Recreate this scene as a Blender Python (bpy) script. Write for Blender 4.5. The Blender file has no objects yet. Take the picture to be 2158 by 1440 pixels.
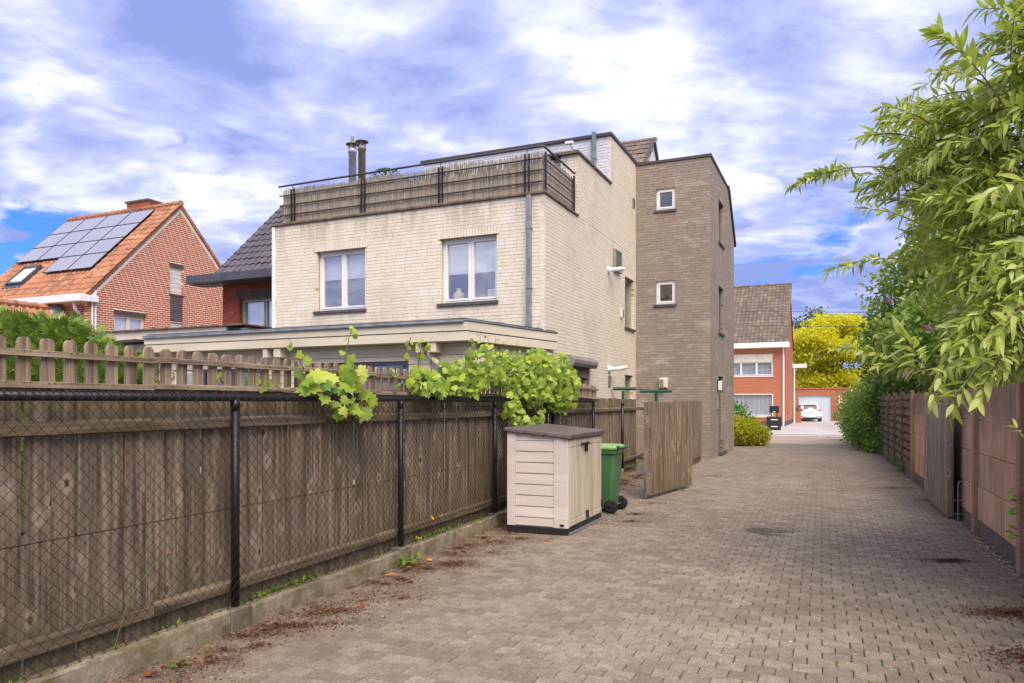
import bpy, math, random
import numpy as np
from mathutils import Vector, Matrix
random.seed(11); RNG = np.random.default_rng(11)
SC = bpy.context.scene
COL = SC.collection
# ---------------------------------------------------------------- camera
cam_d = bpy.data.cameras.new('camera'); CAM = bpy.data.objects.new('camera', cam_d); COL.objects.link(CAM)
CAM.location = (0, 0, 1.6); CAM.rotation_euler = (math.pi/2, 0, 0)
cam_d.sensor_width = 36; cam_d.lens = 36*1556/2158; cam_d.shift_y = 130/2158
cam_d.clip_start = .05; cam_d.clip_end = 1500
SC.camera = CAM
# ---------------------------------------------------------------- view
SC.view_settings.view_transform = 'Standard'; SC.view_settings.look = 'None'
SC.view_settings.gamma = 1; SC.view_settings.use_curve_mapping = False
SC.view_settings.exposure = 1.76
SC.render.engine = 'CYCLES'
SC.cycles.max_bounces = 6; SC.cycles.transparent_max_bounces = 12
# ---------------------------------------------------------------- node helpers
def N(nt, typ, ins=None, **props):
    n = nt.nodes.new(typ)
    for k, v in props.items(): setattr(n, k, v)
    for k, v in (ins or {}).items():
        s = n.inputs[k]
        if isinstance(v, bpy.types.NodeSocket): nt.links.new(v, s)
        else: s.default_value = v
    return n
def math_(nt, op, a, b=0.0, c=0.0, clamp=False):
    return N(nt, 'ShaderNodeMath', {0: a, 1: b, 2: c}, operation=op, use_clamp=clamp).outputs[0]
def mrange(nt, v, a, b, c=0.0, d=1.0, smooth=True):
    n = N(nt, 'ShaderNodeMapRange', {'Value': v, 'From Min': a, 'From Max': b, 'To Min': c, 'To Max': d}, interpolation_type='SMOOTHSTEP' if smooth else 'LINEAR')
    return n.outputs[0]
def mix(nt, f, a, b, mode='MIX'):
    n = nt.nodes.new('ShaderNodeMix'); n.data_type = 'RGBA'; n.blend_type = mode
    for s, v in ((n.inputs[0], f), (n.inputs[6], a), (n.inputs[7], b)):
        if isinstance(v, bpy.types.NodeSocket): nt.links.new(v, s)
        else: s.default_value = v if not isinstance(v, tuple) or len(v) == 4 else (*v, 1)
    return n.outputs[2]
def noise(nt, vec, scale, detail=4, rough=.55, dist=0.0):
    return N(nt, 'ShaderNodeTexNoise', {'Vector': vec, 'Scale': scale, 'Detail': detail, 'Roughness': rough, 'Distortion': dist}).outputs[0]
def c255(r, g, b, k=1.0):
    f = lambda x: ((x/255+.055)/1.055)**2.4 if x > 10 else x/255/12.92
    return (f(r)*k, f(g)*k, f(b)*k)
def vscale(nt, v, s): return N(nt, 'ShaderNodeVectorMath', {0: v, 1: s}, operation='MULTIPLY').outputs[0]
def vadd(nt, v, s): return N(nt, 'ShaderNodeVectorMath', {0: v, 1: s}, operation='ADD').outputs[0]
# ---------------------------------------------------------------- world: clear-sky texture seen between broken clouds
SUN_EL, SUN_AZ = math.radians(52), math.radians(163)     # azimuth clockwise from +Y
w = bpy.data.worlds.new('World'); SC.world = w; w.use_nodes = True
nt = w.node_tree; nt.nodes.clear()
sky = N(nt, 'ShaderNodeTexSky', sky_type='NISHITA', sun_disc=False, sun_elevation=SUN_EL, sun_rotation=SUN_AZ, altitude=50, air_density=1.0, dust_density=.4, ozone_density=2.5)
skyc = vscale(nt, sky.outputs[0], (.024, .046, .112))
tc = N(nt, 'ShaderNodeTexCoord').outputs['Generated']
sp = N(nt, 'ShaderNodeSeparateXYZ', {0: tc}).outputs
den = math_(nt, 'ADD', math_(nt, 'MAXIMUM', sp[2], 0.0), .16)
P = N(nt, 'ShaderNodeCombineXYZ', {0: math_(nt, 'DIVIDE', sp[0], den), 1: math_(nt, 'DIVIDE', sp[1], den), 2: 3.7}).outputs[0]
warp = N(nt, 'ShaderNodeTexNoise', {'Vector': P, 'Scale': 1.4, 'Detail': 3}).outputs['Color']
warp = vscale(nt, vadd(nt, warp, (-.5, -.5, -.5)), (.32, .32, 0))
PW = vadd(nt, P, warp)
def spot(u, v, r, amt):
    d = Vector(((u-1079)/1556, 1, (850-v)/1556)).normalized()
    dp = N(nt, 'ShaderNodeVectorMath', {0: vadd(nt, tc, vscale(nt, warp, (.22, .22, .22))), 1: tuple(d)}, operation='DOT_PRODUCT').outputs['Value']
    return math_(nt, 'MULTIPLY', mrange(nt, dp, math.cos(math.radians(r)), 1.0), amt)
def total(ls):
    s = ls[0]
    for x in ls[1:]: s = math_(nt, 'ADD', s, x)
    return s
n1 = noise(nt, PW, 1.15, 9, .56, .2)
n3 = noise(nt, PW, 3.6, 10, .64, .1)
holes_ = total([math_(nt, 'MULTIPLY', n1, -1.0), math_(nt, 'MULTIPLY', n3, -1.5), spot(-60, 520, 10, .5), spot(150, 550, 7, .36), spot(210, 270, 8, -.45), spot(20, 240, 7, -.35), spot(1650, 440, 6, .24), spot(150, 160, 1.8, .3), spot(215, 190, 1.6, .3),
                spot(315, 297, 1.8, .3), spot(480, 480, 4.5, .3), spot(1640, 600, 6, .12), spot(20, 300, 8, -.2), spot(300, 60, 12, -.25), spot(1500, 200, 14, -.2), spot(800, 300, 14, -.2)])
blue = mrange(nt, holes_, -1.12, -.76)
n2 = noise(nt, vadd(nt, PW, (7.3, 2.1, 5.0)), 1.7, 10, .60, .35)
n4 = noise(nt, vscale(nt, PW, (1.0, 1.4, 1)), 4.0, 10, .62)
shade = total([math_(nt, 'MULTIPLY', n2, 1.15), math_(nt, 'MULTIPLY', n4, .75), spot(330, 110, 11, .10), spot(860, 290, 10, .14), spot(1640, 60, 9, .14), spot(1690, 590, 11, .2), spot(300, 350, 6, .12), spot(1130, 60, 11, .07), spot(560, 40, 8, .08),
               spot(700, 120, 8, -.16), spot(200, 250, 7, -.16), spot(1480, 230, 10, -.2), spot(30, 30, 9, -.06), spot(1700, 470, 4, -.2), spot(1090, 200, 8, -.03)])
cl = N(nt, 'ShaderNodeValToRGB', {0: mrange(nt, shade, .60, 1.18, smooth=False)})
cr = cl.color_ramp; cr.elements[0].color = (.96, .91, .84, 1); cr.elements[1].color = (.155, .20, .42, 1)
e = cr.elements.new(.26); e.color = (.51, .525, .63, 1)
e = cr.elements.new(.60); e.color = (.285, .32, .53, 1)
above = mrange(nt, sp[2], -.02, .02)
skyall = mix(nt, blue, cl.outputs[0], skyc)
skyall = mix(nt, above, (.22, .21, .19, 1), skyall)
bg = N(nt, 'ShaderNodeBackground', {'Color': skyall, 'Strength': .60})
out = N(nt, 'ShaderNodeOutputWorld'); nt.links.new(bg.outputs[0], out.inputs[0])
w.cycles.sampling_method = 'MANUAL'; w.cycles.sample_map_resolution = 512
# ---------------------------------------------------------------- sun
sl = bpy.data.lights.new('sun', 'SUN'); sl.energy = 1.5; sl.angle = math.radians(50); sl.color = (1, .88, .72)
so = bpy.data.objects.new('sun', sl); COL.objects.link(so)
sdir = Vector((math.sin(SUN_AZ)*math.cos(SUN_EL), math.cos(SUN_AZ)*math.cos(SUN_EL), math.sin(SUN_EL)))
so.rotation_euler = (-sdir).to_track_quat('-Z', 'Y').to_euler(); so.location = sdir*60
# ---------------------------------------------------------------- materials
MATS = {}
def newmat(name):
    m = bpy.data.materials.new(name); m.use_nodes = True; nt = m.node_tree; nt.nodes.clear()
    o = N(nt, 'ShaderNodeOutputMaterial'); MATS[name] = m
    pos = N(nt, 'ShaderNodeNewGeometry').outputs['Position']
    a = N(nt, 'ShaderNodeAttribute', attribute_name='rnd').outputs['Fac']
    r = N(nt, 'ShaderNodeObjectInfo').outputs['Random']
    rnd = math_(nt, 'FRACT', math_(nt, 'ADD', a, r))
    return m, nt, o, pos, rnd
def finish(nt, o, col, rough=.8, bump=None, bstr=.3, bdist=.01, **kw):
    p = N(nt, 'ShaderNodeBsdfPrincipled', {'Base Color': col if isinstance(col, bpy.types.NodeSocket) else (*col[:3], 1), 'Roughness': rough})
    for k, v in kw.items():
        k = k.replace('_', ' ')
        if isinstance(v, bpy.types.NodeSocket): nt.links.new(v, p.inputs[k])
        else: p.inputs[k].default_value = v
    if bump is not None:
        b = N(nt, 'ShaderNodeBump', {'Height': bump, 'Strength': bstr, 'Distance': bdist}); nt.links.new(b.outputs[0], p.inputs['Normal'])
    nt.links.new(p.outputs[0], o.inputs[0]); return p
def rndvec(nt, rnd, k=37.0):
    return N(nt, 'ShaderNodeCombineXYZ', {0: math_(nt, 'MULTIPLY', rnd, k), 1: math_(nt, 'MULTIPLY', rnd, k*1.7), 2: math_(nt, 'MULTIPLY', rnd, k*.6)}).outputs[0]
def m_brick(name, a, b, c=None, stain=None, stain_amt=.5, pale=None, rough=.85, fine=70, seed=0, bs=.5, zdirt=None):
    m, nt, o, pos, rnd = newmat(name)
    col = mix(nt, rnd, a, b)
    if c: col = mix(nt, mrange(nt, math_(nt, 'FRACT', math_(nt, 'MULTIPLY', rnd, 7.31)), .72, .95), col, c)
    n = noise(nt, vadd(nt, pos, (seed, 0, seed)), .8, 7, .62)
    if stain: col = mix(nt, math_(nt, 'MULTIPLY', mrange(nt, n, .5, .72), stain_amt), col, stain)
    if pale:
        n2 = noise(nt, vadd(nt, vscale(nt, pos, (1, 1, 2.2)), (seed+9, 5, 0)), 1.1, 8, .65)
        col = mix(nt, math_(nt, 'MULTIPLY', mrange(nt, n2, .54, .70), .75), col, pale)
    f = noise(nt, pos, fine, 4, .7)
    col = mix(nt, mrange(nt, f, .3, .7, .0, .32), col, tuple(x*.45 for x in a))
    g = noise(nt, vscale(nt, pos, (1, 1, 2)), 22, 3)
    if zdirt:
        for z0, z1, dc, amt in zdirt:
            z = N(nt, 'ShaderNodeSeparateXYZ', {0: pos}).outputs[2]
            streak = noise(nt, vscale(nt, pos, (3.0, 3.0, .5)), 1.6, 5, .7)
            band = math_(nt, 'MULTIPLY', mrange(nt, z, z0, z1), mrange(nt, streak, .42, .62))
            col = mix(nt, math_(nt, 'MULTIPLY', band, amt), col, dc)
    finish(nt, o, col, rough, math_(nt, 'ADD', g, math_(nt, 'MULTIPLY', f, .5)), bs, .012); return m
def m_plain(name, a, b=None, scale=3.0, rough=.7, fine=60, fb=.2, metallic=0.0, stretch=(1, 1, 1), bs=.2, rv=0.0):
    m, nt, o, pos, rnd = newmat(name)
    b = b or tuple(x*.75 for x in a)
    n = noise(nt, vscale(nt, pos, stretch), scale, 7, .62)
    col = mix(nt, mrange(nt, n, .35, .68), a, b)
    if rv: col = mix(nt, math_(nt, 'MULTIPLY', rnd, rv), col, tuple(x*.5 for x in a))
    f = noise(nt, vscale(nt, pos, stretch), fine, 4, .65)
    col = mix(nt, mrange(nt, f, .35, .7, 0, fb), col, tuple(x*.4 for x in a))
    finish(nt, o, col, mrange(nt, n, .3, .7, rough*.85, min(1, rough*1.12)), f, bs, .006, Metallic=metallic); return m
def m_wood(name, light, dark, green=None, gamt=.4, vertical=True, knots=True, rough=.82, zlo=None, warm=None, z0=0.1, z1=.75):
    m, nt, o, pos, rnd = newmat(name)
    rv = rndvec(nt, rnd)
    sv = (1, 1, .045) if vertical else (.05, .05, 1.3)
    g = noise(nt, vadd(nt, vscale(nt, pos, sv), rv), 85, 6, .65, .4)
    big = noise(nt, vadd(nt, vscale(nt, pos, (5, 5, .7) if vertical else (.8, .8, 5)), rv), 1.8, 5, .6, .5)
    col = mix(nt, mrange(nt, g, .28, .74), dark, light)
    col = mix(nt, mrange(nt, big, .38, .66, 0, .75), col, tuple(x*.5 for x in dark))
    col = mix(nt, math_(nt, 'MULTIPLY', mrange(nt, rnd, 0, 1, 0, 1, False), .55), col, tuple(x*.55 for x in light))
    if warm: col = mix(nt, mrange(nt, noise(nt, vadd(nt, vscale(nt, pos, (6, 6, .35)), rv), 2.2, 3), .6, .75, 0, .55), col, warm)
    st = noise(nt, vadd(nt, vscale(nt, pos, (1, 1, .03) if vertical else (.03, .03, 1)), vscale(nt, rv, (2, 2, 2))), 26, 5, .6, .2)
    col = mix(nt, mrange(nt, st, .50, .66, 0, .8), col, tuple(x*.42 for x in dark))
    col = mix(nt, mrange(nt, st, .46, .34, 0, .5), col, tuple(min(1, x*1.3) for x in light))
    h = g
    if knots:
        vd = N(nt, 'ShaderNodeTexVoronoi', {'Vector': vadd(nt, vscale(nt, pos, (1, 1, .62)), vscale(nt, rv, (1, 1, 1))), 'Scale': 5.6, 'Randomness': 1.0}).outputs['Distance']
        ring = mrange(nt, vd, .05, .13); halo = mrange(nt, vd, .10, .30)
        col = mix(nt, math_(nt, 'MULTIPLY', math_(nt, 'SUBTRACT', 1.0, halo), .7), col, tuple(min(1, x*1.3) for x in light))
        col = mix(nt, math_(nt, 'SUBTRACT', 1.0, ring), col, tuple(x*.35 for x in dark))
        h = math_(nt, 'ADD', g, math_(nt, 'MULTIPLY', ring, .6))
    if green:
        gn = noise(nt, vscale(nt, pos, (1, 1, .5)), 2.5, 7, .65)
        if zlo is not None:
            z = N(nt, 'ShaderNodeSeparateXYZ', {0: pos}).outputs[2]
            band = mrange(nt, z, z1, z0)
            gm = math_(nt, 'MULTIPLY', mrange(nt, math_(nt, 'ADD', gn, math_(nt, 'MULTIPLY', band, .3)), .55, .75), gamt)
            gm = math_(nt, 'MAXIMUM', gm, math_(nt, 'MULTIPLY', math_(nt, 'MULTIPLY', mrange(nt, z, 1.38, 1.56), mrange(nt, gn, .3, .6)), .55*(z1 > .7)))
        else: gm = math_(nt, 'MULTIPLY', mrange(nt, gn, .5, .7), gamt)
        col = mix(nt, gm, col, green)
    finish(nt, o, col, rough, h, .45, .006); return m
def m_leaf(name, a, b, c=None, trans=.4, rough=.45, vein=None):
    m, nt, o, pos, rnd = newmat(name)
    col = mix(nt, rnd, a, b)
    if c: col = mix(nt, mrange(nt, math_(nt, 'FRACT', math_(nt, 'MULTIPLY', rnd, 5.17)), .7, .9), col, c)
    n = noise(nt, pos, 3, 3); col = mix(nt, mrange(nt, n, .4, .7, 0, .35), col, tuple(x*.6 for x in a))
    bf = N(nt, 'ShaderNodeNewGeometry').outputs['Backfacing']
    col = mix(nt, math_(nt, 'MULTIPLY', bf, .35), col, tuple(min(1, x*1.25+.02) for x in b))
    p = N(nt, 'ShaderNodeBsdfPrincipled', {'Base Color': col, 'Roughness': rough, 'Specular IOR Level': .35})
    t = N(nt, 'ShaderNodeBsdfTranslucent', {'Color': mix(nt, 1.0, col, (1.0, 1.05, .6), 'MULTIPLY')})
    x = N(nt, 'ShaderNodeMixShader', {0: trans, 1: p.outputs[0], 2: t.outputs[0]}); nt.links.new(x.outputs[0], o.inputs[0]); return m
def m_glass(name, tint=(.9, .95, 1), refl=.36):
    m, nt, o, pos, rnd = newmat(name)
    g_ = N(nt, 'ShaderNodeNewGeometry').outputs
    ca = math_(nt, 'ABSOLUTE', N(nt, 'ShaderNodeVectorMath', {0: g_['Incoming'], 1: g_['Normal']}, operation='DOT_PRODUCT').outputs['Value'])
    f = math_(nt, 'ADD', math_(nt, 'MULTIPLY', math_(nt, 'POWER', math_(nt, 'SUBTRACT', 1.0, ca), 4.0), .8), refl, clamp=True)
    wav = noise(nt, pos, 1.3, 2)
    b = N(nt, 'ShaderNodeBump', {'Height': wav, 'Strength': .12, 'Distance': .02}).outputs[0]
    g = N(nt, 'ShaderNodeBsdfGlossy', {'Roughness': .02, 'Color': (1, 1, 1, 1), 'Normal': b}).outputs[0]
    t = N(nt, 'ShaderNodeBsdfTransparent', {'Color': (*tint, 1)}).outputs[0]
    x = N(nt, 'ShaderNodeMixShader', {0: f, 1: t, 2: g}); nt.links.new(x.outputs[0], o.inputs[0]); return m
CREAM = m_brick('cream_brick', c255(243, 235, 217), c255(235, 225, 202), c255(242, 234, 218), c255(214, 194, 162), .5, c255(248, 245, 240), zdirt=[(5.0, 5.95, c255(128, 114, 96), .38), (4.2, 3.0, c255(150, 134, 108), .3)])
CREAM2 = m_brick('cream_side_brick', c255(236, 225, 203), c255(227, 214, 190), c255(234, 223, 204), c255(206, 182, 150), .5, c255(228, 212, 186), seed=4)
TOWER = m_brick('grey_brick', c255(160, 147, 133), c255(148, 135, 121), c255(166, 154, 141), c255(130, 118, 106), .5, c255(192, 180, 168), seed=8)
WHITEB = m_brick('white_painted_brick', c255(226, 228, 236), c255(212, 216, 226), None, None, 0, None, seed=3, bs=.3)
RED = m_brick('red_brick', c255(192, 104, 68), c255(174, 90, 58), c255(196, 122, 88), c255(154, 86, 62), .3)
DRED = m_brick('dark_red_brick', c255(160, 72, 52), c255(134, 54, 42), c255(120, 52, 44), None, 0)
ORANGE = m_brick('orange_brick', c255(190, 118, 86), c255(176, 104, 76), None, c255(162, 98, 74), .2)
BROWNB = m_brick('brown_brick', c255(98, 84, 80), c255(78, 66, 62), None, None, 0)
MORT_C = m_plain('cream_mortar', c255(196, 170, 128), c255(176, 150, 110))
MORT_T = m_plain('grey_mortar', c255(122, 106, 92), c255(104, 92, 80))
MORT_W = m_plain('pale_mortar', c255(246, 232, 212), c255(236, 216, 192))
MORT_O = m_plain('orange_mortar', c255(222, 164, 130), c255(206, 140, 104))
MORT_WH = m_plain('white_paint_mortar', c255(180, 184, 198), c255(168, 172, 184))
COPING = m_plain('weathered_coping', c255(132, 116, 96), c255(92, 82, 66), 6, .9, fb=.5)
STONE = m_plain('blue_stone_sill', c255(98, 92, 90), c255(76, 72, 70), 5, .7)
KERB = m_plain('mossy_concrete', c255(156, 144, 122), c255(104, 96, 62), 5, .92, 45, .6, bs=.6)
KERB2 = m_plain('mossy_block', c255(140, 130, 112), c255(88, 82, 52), 4, .92, 40, .6, bs=.6)
ZINC = m_plain('zinc', c255(150, 156, 162), c255(120, 126, 132), 4, .45, metallic=.35)
STEEL = m_plain('flue_steel', c255(186, 192, 204), c255(160, 160, 160), 5, .4, metallic=.2)
BRONZE = m_plain('brown_metal', c255(160, 144, 124), c255(134, 120, 104), 5, .5, metallic=.15)
DKMETAL = m_plain('dark_trim_metal', c255(84, 76, 74), c255(66, 60, 60), 4, .5)
BLACK = m_plain('black_coated_metal', c255(34, 33, 36), c255(22, 22, 24), 8, .42, fb=.5)
WIREM = m_plain('wire_coating', c255(34, 32, 32), c255(26, 24, 24), 8, 1.0, fb=.2)
BLACKP = m_plain('black_plastic', c255(40, 40, 42), c255(30, 30, 32), 8, .5)
WHITE = m_plain('white_upvc', c255(242, 243, 244), c255(232, 232, 230), 3, .4, fb=.06)
OFFW = m_plain('cream_render', c255(232, 220, 200), c255(218, 204, 182), 2.5, .7, fb=.12, stretch=(1, 1, .6))
SIDING = m_plain('cream_siding', c255(226, 217, 192), c255(212, 201, 176), 2.5, .7, fb=.15, stretch=(.3, .3, 2))
GREYP = m_plain('grey_paint', c255(138, 134, 130), c255(116, 112, 110), 4, .5)
GREYF = m_plain('grey_window_frame', c255(150, 152, 146), c255(130, 134, 128), 4, .5, fb=.08)
SLATEG = m_plain('anthracite_fascia', c255(84, 86, 94), c255(70, 72, 80), 3, .5, fb=.08)
ROOFING = m_plain('bitumen', c255(64, 60, 58), c255(48, 46, 44), 4, .85, fb=.4)
CURT = m_plain('net_curtain', c255(236, 236, 236), c255(214, 216, 218), 9, .9, fb=.1, stretch=(4, 4, .2))
BLIND = m_plain('roller_blind', c255(240, 238, 232), c255(228, 226, 222), 2, .9, fb=.05)
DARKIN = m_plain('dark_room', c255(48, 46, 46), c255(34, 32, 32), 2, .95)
ROOMIN = m_plain('room_wall', c255(206, 202, 194), c255(190, 186, 180), 2, .95)
SHUT = m_plain('shutter_white', c255(226, 220, 206), c255(210, 202, 188), 3, .6, fb=.08)
GLASS = m_glass('window_glass'); GLASSD = m_glass('dark_window_glass', (.55, .6, .62), .18)
SOLAR = None
TILE_O = m_brick('orange_roof_tile', c255(186, 130, 98), c255(164, 106, 76), c255(140, 98, 76), c255(134, 108, 80), .6, c255(204, 158, 122), .8, seed=2, bs=.3)
TILE_D = m_brick('dark_roof_tile', c255(92, 86, 90), c255(74, 70, 74), None, None, 0, None, .5, bs=.2)
TILE_G = m_brick('grey_roof_tile', c255(128, 114, 102), c255(104, 92, 82), c255(140, 122, 104), c255(90, 80, 70), .5, None, .85, bs=.3)
WOOD = m_wood('weathered_fence_wood', c255(164, 147, 124), c255(112, 95, 76), c255(98, 90, 50), .55, zlo=0, warm=c255(124, 84, 54), z0=.1, z1=.8)
WOODP = m_wood('picket_wood', c255(184, 162, 134), c255(136, 114, 90), None, knots=False)
WOODR = m_wood('fence_rail_wood', c255(140, 122, 96), c255(98, 84, 62), c255(84, 80, 44), .5, vertical=False, knots=False)
WOODPR = m_wood('picket_rail_wood', c255(184, 164, 136), c255(136, 116, 92), None, vertical=False, knots=False)
WOODG = m_wood('gate_wood', c255(166, 146, 122), c255(112, 92, 74), c255(96, 86, 54), .5, zlo=0, z0=.0, z1=.5)
WOODL = m_wood('pale_gate_wood', c255(178, 164, 146), c255(128, 112, 96), c255(108, 100, 70), .5, zlo=0, z0=.0, z1=.6)
WOODT = m_wood('lapped_fence_wood', c255(142, 124, 98), c255(98, 82, 62), c255(100, 96, 52), .6, vertical=False, knots=False)
m, nt, o, pos, rnd = newmat('brown_concrete_panel')
n = noise(nt, vscale(nt, pos, (1.2, 1.2, 1)), 1.8, 7, .65); st = noise(nt, vadd(nt, vscale(nt, pos, (1, 1, .06)), rndvec(nt, rnd)), 9, 6, .65)
zz = N(nt, 'ShaderNodeSeparateXYZ', {0: pos}).outputs[2]
col = mix(nt, mrange(nt, n, .35, .65), c255(234, 190, 146), c255(208, 164, 126)); col = mix(nt, math_(nt, 'MULTIPLY', rnd, .35), col, c255(160, 126, 104))
col = mix(nt, math_(nt, 'MULTIPLY', mrange(nt, st, .5, .66), .7), col, c255(120, 102, 88)); col = mix(nt, math_(nt, 'MULTIPLY', mrange(nt, math_(nt, 'ADD', zz, math_(nt, 'MULTIPLY', n, .8)), 1.5, 2.1), .75), col, c255(118, 98, 84))
vd = N(nt, 'ShaderNodeTexVoronoi', {'Vector': pos, 'Scale': 55.0}).outputs['Distance']; col = mix(nt, math_(nt, 'MULTIPLY', mrange(nt, vd, .22, .1), mrange(nt, noise(nt, pos, 3, 5), .45, .6)), col, c255(226, 206, 184))
f = noise(nt, pos, 90, 4, .7); col = mix(nt, mrange(nt, f, .35, .68, 0, .5), col, c255(112, 84, 68))
finish(nt, o, col, .92, f, .5, .006); PANEL = m
PANELB = m_plain('dark_concrete_base', c255(118, 106, 96), c255(94, 84, 76), 3, .92, 60, .5)
PPOST = m_plain('concrete_post_brown', c255(196, 156, 130), c255(160, 126, 104), 2.5, .9, 80, .6)
REED = m_plain('dry_reed', c255(206, 194, 176), c255(158, 144, 124), 6, .9, 90, .4, stretch=(6, 6, .3), rv=.6)
BOXP = m_plain('beige_plastic', c255(222, 211, 203), c255(206, 193, 183), 3, .55, 40, .12, stretch=(.25, .25, 2.5), bs=.25)
BOXV = m_plain('beige_plastic_door', c255(222, 210, 192), c255(184, 170, 140), 2.2, .55, 30, .25, stretch=(2.5, 2.5, .25), bs=.25)
LIDP = m_plain('brown_plastic_lid', c255(104, 90, 84), c255(88, 76, 70), 5, .5, 50, .15)
BING = m_plain('green_plastic', c255(76, 124, 80), c255(64, 108, 68), 3, .38, fb=.08)
BINL = m_plain('pale_green_plastic', c255(142, 180, 112), c255(124, 164, 96), 4, .4, fb=.1)
GREENM = m_plain('green_painted_metal', c255(24, 96, 72), c255(18, 78, 60), 4, .4)
RUBBER = m_plain('rubber', c255(36, 34, 34), c255(28, 26, 26), 6, .8)
BARK = m_plain('bark', c255(112, 92, 70), c255(80, 64, 48), 9, .9, 40, .5)
SOIL = m_plain('soil', c255(92, 78, 60), c255(66, 70, 40), 1.2, .95, 30, .5)
VINE = m_leaf('vine_leaf', c255(182, 202, 78), c255(92, 130, 46), c255(188, 202, 86), .36)
VINEO = m_leaf('old_vine_leaf', c255(120, 160, 56), c255(92, 134, 44), None, .35)
BUD = m_leaf('buddleia_leaf', c255(188, 200, 100), c255(158, 176, 78), c255(212, 216, 150), .42, .5)
GREEN1 = m_leaf('shrub_leaf', c255(152, 174, 84), c255(120, 148, 64), c255(184, 196, 112), .4)
GREEN2 = m_leaf('ivy_leaf', c255(108, 138, 52), c255(78, 108, 40), c255(156, 178, 74), .32, .4)
GREEN3 = m_leaf('hedge_leaf', c255(132, 156, 56), c255(106, 132, 44), c255(162, 176, 70), .3)
GREEN4 = m_leaf('far_leaf', c255(110, 128, 78), c255(86, 106, 62), None, .3)
CONIF = m_leaf('conifer_needle', c255(122, 150, 50), c255(88, 118, 38), c255(160, 172, 68), .25)
YELLOW = m_leaf('golden_leaf', c255(236, 226, 66), c255(220, 214, 54), c255(186, 194, 58), .5)
YBUSH = m_leaf('spirea_leaf', c255(196, 196, 44), c255(146, 166, 36), c255(214, 168, 60), .38)
PINK = m_leaf('lilac_blossom', c255(206, 150, 190), c255(176, 118, 168), None, .3)
DEADL = m_leaf('dead_leaf', c255(140, 80, 48), c255(104, 60, 38), c255(164, 112, 74), .15, .7)
DEBRIS = m_leaf('seed_debris', c255(104, 66, 42), c255(76, 48, 32), c255(146, 106, 72), .05, .9)
PETALM = m_leaf('pale_petal', c255(214, 188, 166), c255(190, 150, 124), None, .1, .8)
YPET = m_leaf('yellow_petal', c255(236, 196, 20), c255(220, 176, 10), None, .3)
CARW = m_plain('white_car_paint', c255(240, 240, 240), c255(232, 232, 232), 2, .22, fb=.02)
CARG = m_plain('car_glass', c255(34, 36, 38), c255(44, 46, 46), 2, .12, fb=.02)
CARR = m_plain('red_lamp_plastic', c255(200, 40, 38), c255(160, 26, 26), 6, .2)
GARD = m_plain('pale_blue_door', c255(206, 214, 222), c255(192, 202, 212), 2, .5, fb=.05, stretch=(6, 6, .3))
CONC = m_plain('pale_driveway_concrete', c255(206, 198, 192), c255(184, 176, 170), 1.2, .9, 40, .25)
GRAVELM = m_plain('pale_gravel', c255(206, 188, 160), c255(166, 148, 120), 6, .95, 30, .5)
ROAD = m_plain('street_asphalt', c255(176, 160, 138), c255(160, 146, 124), 1.0, .92, 50, .3)
RUST = m_plain('rust', c255(140, 78, 46), c255(104, 58, 38), 9, .85)
TERRA = m_plain('terracotta', c255(182, 124, 92), c255(160, 106, 78), 4, .85)
VASEM = m_plain('pale_yellow_ceramic', c255(226, 222, 150), c255(212, 208, 136), 3, .4, fb=.05)
GALV = m_plain('galvanised_metal', c255(150, 152, 154), c255(122, 124, 126), 9, .45, metallic=.5)
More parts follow.
